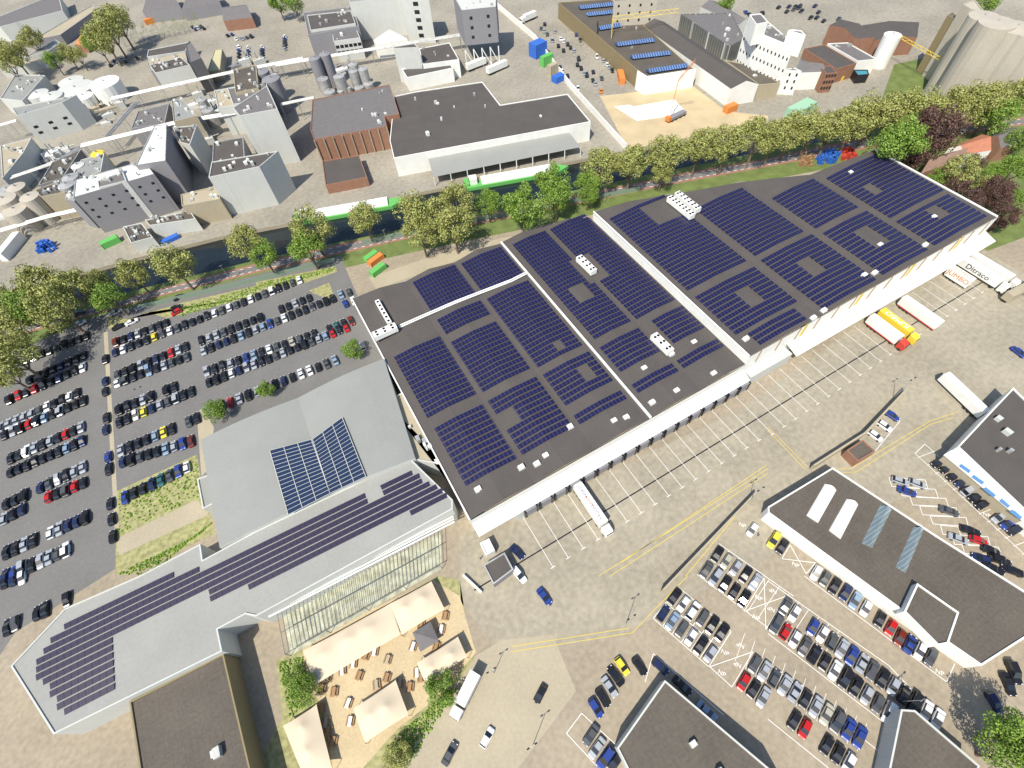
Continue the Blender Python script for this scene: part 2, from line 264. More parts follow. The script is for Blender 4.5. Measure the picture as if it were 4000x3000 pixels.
# office: vaulted roofs, glass, panel wing
ho=9
def curved(label,P4,h,rise,n=12):
    r=root('office_building',label,'building');a,b,c,d=P4;V=[];Fc=[]
    for i in range(n+1):
        u=i/n;z=h+rise*math.sin(math.pi*(.15+u*.7));p=a.lerp(b,u);s=d.lerp(c,u);V+=[(p.x,p.y,z),(s.x,s.y,z),(p.x,p.y,0),(s.x,s.y,0)]
    for i in range(n):
        k=4*i;Fc.append((k,k+4,k+5,k+1))
    o=mesh('roof',(V,Fc),metal,r);mesh('wall',(V,[f for i in range(n) for f in((4*i+2,4*i+6,4*i+4,4*i),(4*i+1,4*i+5,4*i+7,4*i+3))]+[(0,1,3,2),(4*n+1,4*n,4*n+2,4*n+3)]),lgrey,r);return r
P=Q('20',1745,490,2580,125,2500,2212-540,1900,1430,h=ho);curved('office wing with grey curved metal roof beside the planted parking',[P[0],G(q('21',370,130),ho),G(q('21',640,960),ho),G(q('20',1910,1420),ho)],ho,1.5)
curved('office wing with grey curved metal roof against the solar hall',[G(q('21',370,130),ho),G(q('11',1110,1450),ho),G(q('21',1380,650),ho),G(q('21',640,960),ho)],ho,1.5)
r=root('glass_atrium','blue glass atrium roof in two sloping halves amid the curved office roofs','skylight');z=ho+1.9
P=[G(q('21',*a),z) for a in((120,575),(480,480),(640,945),(280,1130))];P2=[G(q('21',*a),z) for a in((490,480),(745,290),(950,800),(640,945))]
for pp in(P,P2):
    mesh('pane',([tuple(v) for v in pp],[(3,2,1,0)] ),glass,r);L=[]
    for i in range(17):L.append(tube(pp[0].lerp(pp[3],i/16)+Vector((0,0,.1)),pp[1].lerp(pp[2],i/16)+Vector((0,0,.1)),.06,n=4))
    for i in range(4):L.append(tube(pp[0].lerp(pp[1],i/3)+Vector((0,0,.12)),pp[3].lerp(pp[2],i/3)+Vector((0,0,.12)),.1,n=4))
    mesh('glazing_bar',add(*L),lgrey,r)
olg=mat('office_membrane',(.30,.30,.28),noise=.07,scale=.1)
W=Q('30',90,780,560,280,1200,0,h=ho)+Q('20',1730,1380,1750,1520,h=ho)+Q('21',0,1270,1330,640,1700,1000,1700,1080,h=ho)+Q('b1',0,200,h=ho)+Q('30',2120,330,1880,460,1920,650,460,1370,h=ho)
office=bld('long grey office with slanted end and violet solar rows above the terrace','building',W,ho,lgrey,olg,name='office_building',par=.25)
B('dark flat roofed annex with white ducts at the bottom left','30',(1115,1085,1930,670,2160,1659,2300,2300,1300,2300),7,brownb,bitb,cat='annex',extra=6)
B('small square canopy roof jutting from the curved office wall','20',(1700,820,1925,735,1970,970,1750,1080),5,lgrey,metal,cat='entrance canopy',name='entrance_canopy')
B('long service strip of white plant beside the solar hall','21',(1110,150,1270,70,1730,930,1640,700,1350,650),8,lgrey,light,cat='plant deck',extra=10)
# individual office panels
pm=bpy.data.meshes.new('solar_panel');vv=box(-.72,-.66,0,.72,.66,.06);pm.from_pydata([(a,b,c+(.25 if b>0 else 0)) for a,b,c in vv[0]],[],vv[1]);pm.materials.append(pan2)
a0=Vector(G(q('21',0,1400),ho));a1=Vector(G(q('21',950,940),ho));ud=(a1-a0).normalized();vd=Vector((ud.y,-ud.x,0));ang=math.atan2(ud.y,ud.x);cnt=0
def poly_in(p,P):
    ins=False;n=len(P)
    for i in range(n):
        a,b=P[i],P[(i+1)%n]
        if (a.y>p.y)!=(b.y>p.y) and p.x<(b.x-a.x)*(p.y-a.y)/(b.y-a.y)+a.x:ins=not ins
    return ins
polys=[Q('21',-500,1620,0,1400,950,930,980,1010,1100,960,1090,860,1340,740,1450,860,1600,890,1650,970,0,1730,-400,1870,h=ho),Q('30',620,370,1380,10,1720,-60,1760,110,950,500,980,980,540,1200,290,790,400,590,h=ho)]
pts=[]
for i in range(-75,45):
    for j in range(-3,34):
        p=a0+ud*(i*1.5)+vd*(j*1.75+.6)
        if any(poly_in(p,P) for P in polys):pts.append(p)
pts.sort(key=lambda p:p.y);rest=[]
for i,p in enumerate(pts):
    if i<100:
        o=bpy.data.objects.new('solar_panel',pm);C.objects.link(o);o.parent=office;o.location=(p.x,p.y,ho-.15);o.rotation_euler=(0,0,ang)
    else:
        c,s=math.cos(ang),math.sin(ang);rest.append(([(p.x+v.co.x*c-v.co.y*s,p.y+v.co.x*s+v.co.y*c,ho-.15+v.co.z) for v in pm.vertices],[tuple(f.vertices) for f in pm.polygons]))
if rest:mesh('solar_panel_rows',add(*rest),pan2,office)['kind']='stuff'
# conservatory frame, tents
P=Q('k4',50,620,1050,100,1060,330,100,880,h=3.5);r=root('glass_veranda','long steel framed glass veranda between office and sand terrace','veranda');L=[]
for i in range(41):L.append(tube(P[0].lerp(P[1],i/40),P[3].lerp(P[2],i/40),.07,n=4))
for u in(0,.5,1):L.append(tube(P[0].lerp(P[3],u),P[1].lerp(P[2],u),.1,n=4))
for i in(0,10,20,30,40):
    a=P[3].lerp(P[2],i/40);L.append(tube((a.x,a.y,0),a,.08,n=4))
mesh('frame',add(*L),mat('frame_steel',(.1,.12,.13)),r);mesh('floor',prism(P,.02,.12),mat('veranda_floor',(.4,.4,.3),noise=.5,scale=.5),r)
P=Q('k4',0,600,1140,10,1150,60,0,650,h=5.5);tag(mesh('louvre_awning',add(*[tube(P[0].lerp(P[3],u),P[1].lerp(P[2],u),.25,n=4) for u in(0,.33,.66,1)]),white),'four long pale louvre bars along the office front','awning')
def tentf(label,P,h,peaks,col=tent,n=9):
    P=[G(q('b1',*a),h) for a in P];r=root('stretch_tent',label,'tent','cream stretch tents on the terrace');V=[];Fc=[];a,b,c,d=P;pk=[G(q('b1',*a_),h) for a_ in peaks];n=18
    for i in range(n+1):
        for j in range(n+1):
            u,v=i/n,j/n;uu=u;vv_=v
            p=a.lerp(b,u).lerp(d.lerp(c,u),v);sag=.5*math.sin(math.pi*u*2.999)**2*(0 if 0<v<1 else 1)
            ctr=(a+b+c+d)/4;p=p.lerp(ctr,.05*math.sin(math.pi*u)**.5 if v in(0,1) and 0<u<1 else 0)
            z=h-.4+sum(1.3*math.exp(-(p.xy-k.xy).length/1.8) for k in pk)+.5*math.sin(math.pi*u)*math.sin(math.pi*v);V.append((p.x,p.y,z))
    Fc=[(i*(n+1)+j,(i+1)*(n+1)+j,(i+1)*(n+1)+j+1,i*(n+1)+j+1) for i in range(n) for j in range(n)]
    o=mesh('canopy',(V,Fc),col,r)
    for f in o.data.polygons:f.use_smooth=True
    for k in pk+P:mesh('pole',tube((k.x,k.y,0),(k.x,k.y,h),.06,n=6),wood,r)
tentf('long cream stretch tent with three peaks nearest the veranda',[(230,370),(663,135),(715,290),(285,545)],3,[(335,390),(462,315),(560,262)])
tentf('cream stretch tent with two peaks nearest the solar hall corner',[(663,135),(868,25),(935,165),(722,292)],3,[(740,160),(827,110)])
tentf('pale rosy stretch tent at the right of the terrace near the street',[(795,430),(1000,300),(1045,400),(845,545)],3,[(866,455),(967,390)])
tentf('square pale stretch tent in the lower middle of the terrace',[(480,655),(690,515),(755,690),(540,830)],3,[(570,690),(648,650)])
tentf('tall pale stretch tent at the bottom left of the terrace',[(130,740),(297,635),(375,960),(235,990)],3,[(235,748),(255,865)])
p=G(q('b1',840,300),2.5);r=root('parasol','square grey parasol in the middle of the terrace','parasol',None,(p.x,p.y,0));mesh('canopy',([(-2.4,-2.4,2.4),(2.4,-2.4,2.4),(2.4,2.4,2.4),(-2.4,2.4,2.4),(0,0,3.3)],[(0,1,4),(1,2,4),(2,3,4),(3,0,4)]),slate,r);mesh('pole',tube((0,0,0),(0,0,3.2),.05),steel,r)
for i,(x,y) in enumerate([(360,500),(430,470),(485,435),(547,395),(590,375),(600,540),(650,505),(820,245),(895,350),(515,495),(390,575),(350,725),(360,770),(385,820),(655,415),(920,265),(820,505),(765,550),(470,720),(460,630),(715,530),(330,655),(330,560),(780,350),(940,200),(800,480)]):
    p=G(q('b1',x,y));r=root('picnic_table','wooden terrace table with two benches on the sand','table','terrace tables on the sand',p,R(random.uniform(45,75)));mesh('tabletop',box(-1,-.4,.7,1,.4,.76),random.choice([wood,white,light]),r)
    for s in(-1,1):mesh('bench',box(-1,s*.75-.15,.4,1,s*.75+.15,.46),wood,r)
    for s in(-1,1):mesh('leg',box(s*.7-.05,-.7,0,s*.7+.05,.7,.7),wood,r)
# right-hand buildings
B('low white workshop with brown roof and two white barrel skylights','23',(-240,700-120,480,700,1460,1310,2212,1790,2140,2100,1900,2150),5,white,bitb,cat='workshop') if False else bld('long white workshop with brown roof above the car rows','workshop',[G(q(*a),5.5) for a in(('23',0,1060),('23',560,720),('23',1460,1310),('n',4150,2400),('b3',1060,445),('b3',670,175),('23',0,1110))],5.5,white,bitb,name='workshop',par=.3)
for i,(a,l) in enumerate((((340,1130,500,855,600,910,440,1195),'white barrel skylight, left one of the pair on workshop roof'),((535,1260,690,985,790,1035,635,1335),'white barrel skylight, right one of the pair on workshop roof'),((820,1370,980,1040,1080,1080,910,1410),'ridged glass skylight amid moss on the workshop roof, nearer the barrels'),((1115,1575,1270,1230,1360,1250,1200,1630),'ridged glass skylight amid moss on the workshop roof, farther right'))):
    P=Q('23',*a,h=5.8);V=[];Fc=[]
    for j in range(9):
        u=j/8;z=5.2+.9*math.sin(math.pi*u) if i<2 else 5.2+1.2*(1-abs(2*u-1));p=P[0].lerp(P[3],u);s=P[1].lerp(P[2],u);V+=[(p.x,p.y,z),(s.x,s.y,z)]
    Fc=[(2*j,2*j+2,2*j+3,2*j+1) for j in range(8)]+[tuple(range(0,18,2)),tuple(range(1,18,2))];tag(mesh('skylight',(V,Fc),white if i<2 else mat('sky_glass',(.2,.25,.27),rough=.25,kind=((1,),.8,.12,1.8),noise=.2)),l,'skylight','workshop skylights')
B('raised white block on the workshop roof near the NP bay','b3',(740,35,948,180,895,335,845,345,675,175),7.5,white,bitb,cat='roof block',name='roof_block',z0=4)
B('dark roofed flat building at the right edge with white blue skylit lean-to','23',(1640,540,1930,230,2120,30,2600,500,2700,1500,2212,1080),7,white,bit,cat='building',extra=8)
P=Q('23',1520,610,1640,540,2300,1100,2212,1190,h=4.5);r=root('lean_to','white ribbed lean-to with blue skylights behind parked cars','lean-to');mesh('roof',prism(P,4.2,4.5),wrib,r);mesh('wall',prism(shrink(P,.3),0,4.2,top=False),light,r)
for a in((1720,655,1820,710),(1660,700,1745,760),(1840,755,1925,815),(1770,795,1860,860),(1950,855,2010,900),(1870,900,1960,970),(2010,1000,2085,1060),(2100,1095,2190,1160)):
    u,v=Q('23',*a,h=4.6);mesh('skylight',strip(u,v,1.2,4.62),mat('sky_blue',(.07,.2,.42),rough=.2),r)
B('small brown hut with flat roof beside the yellow walkway','23',(680,570,820,480,930,580,780,670),3.5,brick,bitb,cat='hut',name='brick_hut')
B('flat brown roofed building with puddles at the bottom centre','Z6',(840,225,1700,952,2000,1500,700,1300,445,785),6,lgrey,bitb,cat='building',extra=3)
B('flat roofed building with pale slanted side at the bottom right','b3',(730,665,1050,940,1000,1200,550,1200,660,660),5.5,lgrey,bitb,cat='building')
B('small white box kiosk beside the hall corner','k1',(315,690,405,640,465,760,375,810),3,white,white,cat='kiosk',name='kiosk');B('dark flat roofed hut beside the yellow line','k1',(350,905,560,780,650,950,450,1100),3.4,grey,bit,cat='hut',name='flat_hut')
# walls in yard
def wall(label,k,a,h,m,w=.5,cat='wall',name='boundary_wall'):
    P=Q(k,*a);r=root(name,label,cat)
    for i in range(len(P)-1):
        s=strip(P[i],P[i+1],w,0)[0];mesh('panel',prism(s,0,h),m,r)
wall('straight pale coped wall between truck yard and car rows','22',(1290,1800,2080,970),3,light);wall('pale yard wall beside the brown hut','23',(360,740,800,460,1160,80),3,light)
wall('long white wall dividing factory yard from visitor parking','02',(-150,50,200,350,500,760,985,1300),3,white);wall('white low wall south of the dark kiosk','b1',(1030,0,1120,85),1.2,white)
wall('long mesh fence along the road verge west of hall','n',(560,1205,1000,1100,1310,1022),2,mat('fence_mesh',(.2,.27,.2)),.08,'fence','mesh_fence');wall('mesh fence behind the solar hall','n',(1415,955,1640,905,2130,815,2500,745),2,mat('fence_mesh',(.2,.27,.2)),.08,'fence','mesh_fence')
# ---- industrial north ----------------------------------------------------------------------------
B('broad brown-black roofed white shed with barrel canopy on the quay','01',(1195,830,1380,790,1955,705,2110,905,2692,810,2892,1050,1190,1365,1155,1215),9.2,white,bit,cat='factory hall',extra=9)
P=Q('01',1485,1365,2700,1140,h=6)+Q('01',2807,1270,1535,1530,h=4.5);r=root('quay_canopy','long pale ribbed canopy over the loading quay beside the barges','canopy');mesh('roof',([tuple(v) for v in P],[(3,2,1,0)]),metal,r)
for i in range(10):
    a=P[3].lerp(P[2],i/9);mesh('post',box(a.x-.15,a.y-.1,0,a.x+.15,a.y+.2,4.4),white,r)
B('blue grey flat roofed plant with pale brick panelled front','01',(485,860,1155,730,1237,985,1112,1005,1130,1090,500,1205,470,1120),11,brick,slate,extra=10)
P=Q('01',500,1210,1125,1095,h=10.8);Qb=Q('01',560,1380,1165,1290,h=4)
r=root('concrete_frame','cream concrete ribs over the brick front','frame');mesh('rib',add(*[tube(P[0].lerp(P[1],i/8)+Vector((0,-.5,0)),Vector((*P[0].lerp(P[1],i/8).xy,0))+Vector((0,-.5,0)),.3,n=4) for i in range(9)]),light,r)
B('low dark vaulted sheds in front of the brick ribs','01',(570,1390,890,1340,960,1530,600,1600),4.5,brick,bit,cat='shed')
B('light grey tall hall left of the brick plant','01',(185,940,-145,1000,-200,930,95,740),25,lgrey,slate,extra=8)
B('light grey hall with dark window band beside the quay road','c4',(665,620,1085,530,1240,400,690,490),18.5,lgrey,bit,extra=9,win=[])
B('dark grey factory block with dock opening at the canal','c4',(-456,785,215,590,130,480,-440,640),18,grey,white,extra=14,win=[(0,3,6,1.2,1,7,3.5),(1,3,2,1,1,6,3.5)])
B('slim dark grey stair tower with bright white roof','c4',(215,190,320,180,310,480,60,520),20,grey,white,cat='tower',extra=8)
B('pale grey windowed block with blue grey side at far left','00',(145,1000,535,885,660,820,100,930),14.5,lgrey,metal,extra=4,win=[(0,2,3,2,1.2,4,3)])
B('black tower in the middle of the tank area','00',(1600,390,1640,350,1740,500,1640,540),16,slate,slate,cat='tower')
B('dark grey process tower raised on white struts','d2',(640,85,925,55,930,-60,570,-40),25.7,grey,lgrey,cat='tower',z0=9,extra=5,win=[(0,3,2,1.5,1.5,12,4.5)])
P=Q('d2',670,415,945,380,h=9);r=root('strut_frame','white braced struts carrying the grey process tower','struts');L=[]
for i in range(5):
    a=P[0].lerp(P[1],i/4);L.append(tube((a.x,a.y,0),a,.3,n=6))
    if i<4:L.append(tube((a.x,a.y,9),(*P[0].lerp(P[1],(i+1)/4).xy,0),.25,n=6))
mesh('strut',add(*L),white,r)
B('very tall cream tower with blue balconies at the top edge','d2',(140,0,370,-5,340,-90,120,-80),22,lgrey,lgrey,cat='tower',win=[(0,5,1,3,2,3,4)])
B('wide pale cream hall behind the tanks at the top edge','d1',(770,20,1190,-30,1150,-120,760,-90),20,lgrey,metal)
B('grey process block with pipes beside the top car park','d1',(390,100,800,50,850,215,430,290),13,grey,slate,extra=12);B('grey office block with window grid by the pipe bridge','d1',(640,340,860,310,820,215,625,235),11,lgrey,slate,win=[(0,2,6,2,1.6,4,3)],extra=4)
B('white box building with dark roof beside the truck shelter','d2',(80,400,285,390,250,355,75,385),17,lgrey,bit);B('dark flat roofed depot with white edge','d2',(290,400,540,350,620,490,320,530),9,white,bit,extra=4);B('open truck shelter with dark roof and white fascia','d2',(145,570,535,505,570,560,190,640),7,white,bit,cat='shelter')
B('white ridged tent hall among the factory blocks','d1',(970,330,1100,245,1250,320,1000,365),8,white,white,cat='tent hall')
# generic infill of the dense works
inf=[('00',1290,560,1560,490,1640,560,1340,630,9),('00',1190,960,1460,890,1420,1070,1130,1110,9),('00',1480,870,1560,830,1700,1000,1500,1050,13),('00',1850,780,2080,740,2100,900,1880,930,14),('00',1490,1100,1700,1080,1640,1250,1560,1230,15),('00',1840,1230,2100,1180,2120,1440,1830,1500,12),('00',1860,1500,2212,1420,2212,1480,1880,1560,13),
('00',700,1380,900,1320,870,1480,560,1620,10),('00',0,1260,270,1190,200,1320,20,1540,10),('00',450,1400,700,1290,540,1540,330,1600,9),('00',300,1640,520,1560,560,1659,350,1700,12),('00',840,1560,1060,1480,1090,1560,850,1620,18.6),('00',0,850,190,870,390,650,130,640,8),('00',1260,520,1600,440,1620,540,1300,610,8),('01',-200,600,0,560,20,760,-180,800,17),('01',440,130,820,90,860,200,470,260,14),('01',-250,760,90,720,130,860,-200,900,16),('10',580,0,700,10,640,80,560,60,14),('10',1560,20,1890,-60,1900,60,1570,120,10),('10',1250,240,1640,160,1690,230,1290,290,6),('10',1060,300,1220,265,1320,390,1130,440,5)]
mats=[lgrey,grey,light,lgrey];rf=[bit,slate,metal,light,bitb]
for i,t in enumerate(inf):
    cx,cy=t[1],t[2];w=mats[i%4];rr=rf[i%5];P=Q(t[0],*t[1:9],h=t[9])
    bld('%s works block %s, %s of the lower works blocks'%({lgrey:'pale',grey:'dark grey',light:'cream'}[w],{bit:'with black roof',slate:'with slate grey roof',metal:'with metal roof',light:'with cream roof',bitb:'with brown roof'}[rr],OW(i+1)),'works block',P,t[9],w,rr,extra=12)
# pipe bridges
def bridge(label,k,a,h,n=5,w=3):
    P=Q(k,*a,h=h);r=root('pipe_bridge',label,'pipe bridge','pipe bridges across the works')
    for i in range(len(P)-1):
        d=(P[i+1]-P[i]);nn=Vector((-d.y,d.x,0)).normalized()
        for j in range(n):mesh('pipe',tube(P[i]+nn*(j/n-.5)*w,P[i+1]+nn*(j/n-.5)*w,.18+.12*(j%2),n=6),steel,r)
        m_=max(2,int(d.length/12))
        for j in range(m_+1):
            p=P[i].lerp(P[i+1],j/m_)
            for s in(-1,1):mesh('post',tube(Vector((p.x,p.y,0))+nn*s*w/2,p+nn*s*w/2-Vector((0,0,.3)),.14,n=4),steel,r)
for i_ in range(60):
    k_,x_,y_=random.choice([('00',900,1000),('00',1750,900),('00',1700,1200),('00',400,1400),('01',0,620),('01',700,640),('10',150,180)]);p_=G(q(k_,x_+random.uniform(-170,170),y_+random.uniform(-90,90)));h_=random.uniform(2,7);L_=random.uniform(3,9)
    r_=root('process_unit','grey and cream process unit standing in the works yards','process unit','process units between the works blocks',p_,random.choice([0,.1]));mesh('casing',box(-L_/2,-1.5,0,L_/2,1.5,h_*.6),random.choice([lgrey,light,grey,white]),r_);mesh('flue',tube((L_/4,0,h_*.6),(L_/4,0,h_+1),.4,n=8),steel,r_);mesh('feed_pipe',tube((-L_,1,h_*.5),(L_,1,h_*.5),.2,n=6),steel,r_)
bridge('long pipe bridge from the white tank towards the silos','00',(960,850,2000,620,2620,500),8,7,4);bridge('pipe bridge running on behind the round tanks to the grey tower','01',(170,560,1200,390,1760,300),8,6,4);bridge('bright pipe bridge across the middle of the works','00',(700,1255,1500,1060,2212,940),10,7,4)
bridge('short pipe bridge beside the brick plant','01',(210,900,500,840),9,4);bridge('pipe bridge along the left canal road','10',(0,330,400,210,710,140),6,4,3);bridge('dark pipe rack rising to the upper bridge','00',(920,1180,1180,880),8,4,3);bridge('pipe bridge at the lower left corner of the works','00',(40,1550,480,1400,720,1250),8,4,3);bridge('pipe bridge at far left edge','00',(0,1080,140,1040),9,4,3)
def tank(k,x,y,rad,h,label,m=steel,cone=.6):
    p=G(q(k,x,y),h);r=root('storage_tank',label,'tank','round tanks in the works',(p.x,p.y,0));mesh('shell',tube((0,0,0),(0,0,h),rad,n=20),m,r);mesh('top',tube((0,0,h+.002),(0,0,h+cone),rad*.99,rad*.15,n=20),m,r)
    mesh('manhole',tube((0,0,h+cone),(0,0,h+cone+.8),.4,n=8),steel,r)
tk=[('00',900,710,8,9,white),('00',650,760,10,6,lgrey),('00',320,810,6,7,lgrey),('00',440,830,6,7,lgrey),('00',720,830,5,6,white),('00',610,700,7,5,lgrey),('d1',480,480,3,16,grey),('d1',565,445,3,16,grey),('d1',550,650,3,9,steel),('d1',683,628,3,11,steel),('d1',605,755,3,7,steel),('d1',800,585,2.5,11,steel),('d1',880,568,2.5,11,steel),('d1',850,720,2.5,6,steel),('d1',925,690,2.5,6,steel),('d1',695,750,1.8,5,steel),('d1',760,720,1.8,5,steel),('d1',120,650,4.5,16,grey),('d1',40,590,4,16,grey),('d1',800,530,2.5,12,steel),('00',1740,860,2.5,9,steel),('00',1790,950,3,8,steel),('00',1750,920,2,8,steel),('c3',640,520,3,10,lgrey),('c3',575,620,3.5,13,steel),('c3',545,680,3.5,13,steel),('c3',800,420,3,10,ylw),('10',120,150,5,10,silo),('10',30,60,5,12,silo),('10',250,40,4,12,silo),('c3',130,700,4,9,silo),('c3',60,720,4,8,steel)]
for i,(k,x,y,a,h,m) in enumerate(tk):tank(k,x,y,a,h,'round %s tank in the works, %s of the tanks'%({white:'white',lgrey:'pale',grey:'dark grey',steel:'steel',ylw:'ochre',silo:'concrete'}[m],OW(i+1)),m)
# east side
B('flat brown fronted market hall with blue ridge skylights','02',(400,20,850,-10,1120,200,1570,600,1165,665,1090,610),8.5,brownb,bitb,cat='hall',extra=6)
for i,a in enumerate(((900,390,1220,350),(1030,500,1360,460),(1170,620,1510,570),(750,250,930,220),(580,70,880,40),(650,130,880,105))):
    P=Q('02',*a,h=9);u,v=P;n_=Vector((0,1.6,0));tag(mesh('ridge_skylight',([tuple(u-n_),tuple(v-n_),tuple(v+n_),tuple(u+n_),tuple(u+Vector((0,0,1.4))),tuple(v+Vector((0,0,1.4)))],[(0,1,5,4),(2,3,4,5),(0,4,3),(1,2,5)]),mat('rib_glass',(.06,.1,.2),rough=.2,noise=.2,kind=((0,),1.2,.3,3))),'blue ridge skylight on the brown hall, %s from the building pit going back'%OW(i+1),'skylight','ridge skylights on the brown hall')
wl=Q('02',1085,615,1165,665,1590,600,h=8.6);r=root('white_facade','white end walls facing the building pit','facade')
for i in range(2):mesh('wall',prism(strip(wl[i],wl[i+1],.5,0)[0],0,8.9),white,r)
P=Q('d4',20,215,200,180,980,695,750,735,h=8.2);bld('long white hall with dark gabled roof beside the building pit','hall',P,8.2,white,bit,ridge=2.6)
B('glazed hall with blue roof ridges beside the malt tower','02',(1460,120,1900,110,2010,330,1880,400),9,mat('curtain_wall',(.12,.12,.11),rough=.3,noise=.1,kind=((0,1),2,.2,3)),slate,extra=8);B('grey gabled shed behind the glazed hall','02',(1630,60,1760,10,2060,190,1960,215),7,lgrey,slate,ridge=2)
B('white malt tower with terrace roof and rows of small windows','d4',(875,210,1060,180,1240,330,1269,390,980,270),22,white,slate,cat='tower',win=[(0,3,9,.7,1.3,6,5),(1,3,4,.7,1.3,6,5),(2,3,4,.7,1.3,6,5),(3,3,4,.7,1.3,6,5),(4,3,4,.7,1.3,6,5)],extra=8)
B('white stair turret at the left end of the malt tower','d4',(905,120,1000,110,1060,180,960,200),27,white,slate,cat='turret',z0=18);B('white square turret with flat cap on the malt tower','d5',(200,300,375,350,330,300,230,290),27,white,slate,cat='turret',z0=18)
B('white four storey annex with arched window','d5',(125,695,335,705,270,672,140,685),11,white,slate,cat='annex',win=[(0,3,3,.8,1.4,2.5,3)]);B('low glass fronted market building with green roof lights','d4',(690,490,930,540,1160,685,985,700),7,light,bitb,extra=4)
B('white gabled warehouse with dark openings beside the brick house','d5',(320,720,580,710,480,640,320,580),8,white,slate,ridge=-2);B('brick house with three rows of white windows','d5',(580,730,690,720,620,650,500,650),9,brick,bit,win=[(0,3,4,.9,1.4,1.5,2.8)])
B('long dark roofed brick warehouse beside the black hut','d5',(360,480,680,685,880,625,560,440),7,brick,bit);B('flat roofed white edged warehouse with round roof lights','d5',(590,430,890,605,1085,585,790,420),6.5,white,slate,extra=3);B('brown shed with curved dark roof end','d5',(610,250,870,385,1060,370,720,190),9,brick,bit,ridge=2);B('long dark shed in front of the empty car park','d5',(880,260,1500,220,1480,370,1060,400),8,brick,bit,ridge=1.5)
B('black hut with teal roof near the yellow digger','d5',(850,690,990,690,1005,735,890,745),4,dark,tealm,cat='hut',name='black_hut')
# concrete silos
for i,(k,x,y,rd,h) in enumerate([('d6',1010,220,7,34),('d6',1200,270,7,33),('d6',1330,300,7,33),('d6',1500,330,7,33),('d6',880,160,6,32)]):tank(k,x,y,rd,h,'tall ribbed concrete silo, %s from the left of the silo row'%OW(i+1),silo,.4)
B('tall narrow concrete silo house with pale walls','d6',(660,40,740,85,890,130,780,-10),30,silo,silo,cat='silo house');B('dark steel stair tower beside the concrete silo house','d6',(510,150,590,190,640,190,560,120),24,brownb,slate,cat='stair tower');B('pale tall slab tower at the market car park','02',(880,10,1260,-10,1230,-90,900,-70),20,silo,slate,cat='tower',win=[(0,5,4,1,1.2,3,3.5)],z0=0)
tank('d5',1240,345,4,14,'mottled white freestanding silo near the slide',white,.2)
def lattice(label,k,pts,hs,m,w=.6):
    r=root('crane',label,'crane');P=[G(q(k,pts[2*i],pts[2*i+1]),hs[i]) for i in range(len(hs))]
    for i in range(0,len(P)-1):
        a,b=P[i],P[i+1];L=[];n=max(3,int((b-a).length/3));d=(b-a).normalized();u=d.orthogonal().normalized()*w
        for s in(-1,1):L.append(tube(a+u*s,b+u*s,.12,n=4))
        for j in range(n):L.append(tube(a.lerp(b,j/n)+u*(1 if j%2 else -1),a.lerp(b,(j+1)/n)+u*(-1 if j%2 else 1),.08,n=4))
        mesh('lattice_boom',add(*L),m,r)
    return r
lattice('red lattice mobile crane standing by the white foundation slab','02',(1370,1010,1400,850,1440,690,1585,520),[1.5,9,17,27],orange,.7);p=G(q('02',1420,1020));r=root('crane_truck','dark crane carrier chassis beside the white slab','crane carrier',None,p,R(5));mesh('chassis',box(-5,-1.3,.8,5,1.3,2),grey,r);mesh('cab',box(-6.5,-1.2,.8,-5,1.2,2.8),orange,r)
for x in(-4,-1.5,1.5,4):mesh('wheel',tube((x,-1.4,.5),(x,1.4,.5),.5,n=12),rub,r)
lattice('yellow gantry crane high over the market hall','02',(860,330,870,160,1440,90),[9,16,18],ylw,1);lattice('yellow gantry with lattice legs in front of the silos','d6',(370,890,470,600,0,340,-60,330),[0,11.9,12,11],ylw,.6);lattice('black lattice pylon carrying a round sign beside the market hall','02',(740,440,740,180),[0,14],dark,1.2)
# houses
B('house with red tiled roof behind the purple trees','03',(1560,1280,1700,1335,1930,1300,1850,1160),6,white,tile,cat='house',name='house',ridge=2.5);B('house with brown tiled roof touching the hall corner','03',(1320,1500,1395,1365,1700,1280,1690,1370),5.5,brick,mat('brown_tile',(.25,.16,.12),noise=.15,scale=.7),cat='house',name='house',ridge=2.5);B('slate roofed house at the right edge','03',(1880,1190,2010,1280,2170,1250,2050,1090),6,brick,slate,cat='house',name='house',ridge=3)
B('steel blue shed roof at the upper left corner','00',(-150,200,500,-60,540,90,0,230),9,lgrey,slate,cat='shed');B('long grey shed with pale roof lights left of the thicket','00',(270,350,800,40,830,80,520,300),6,grey,light,cat='shed');B('white edged gabled shed near the left road','00',(200,500,480,340,520,370,400,450),7,lgrey,metal,cat='shed');B('long white roofed shed on the left road','00',(0,600,180,440,400,500,210,560),5,lgrey,light,cat='shed')
B('orange tiled barn beside the green thicket','00',(640,385,790,280,830,290,740,400),4,brick,mat('orange_tile',(.5,.22,.08)),cat='barn',name='barn',ridge=2);B('twin gabled grey barn with solar roof, left half','00',(1230,100,1340,-40,1480,-60,1560,60),7,grey,slate,cat='barn',ridge=3);B('twin gabled grey barn with solar roof, right half','00',(1570,80,1700,-60,1850,-80,1900,20),7,grey,slate,cat='barn',ridge=3);B('thatched looking brown house with dormers by the road','00',(1930,180,1930,60,2130,40,2180,150),6,brick,slate,cat='house',name='house',ridge=3,win=[(0,1,4,1,1.4,1.5,3)])
B('dark flat warehouse roof beside the narrow road','00',(1270,490,1280,430,1640,360,1600,440),7,lgrey,bit,cat='warehouse');B('yellow tinted long shed at the works car park','00',(1850,430,1920,420,1900,600,1790,620),6,light,mat('yellow_roof',(.5,.47,.28)),cat='shed')
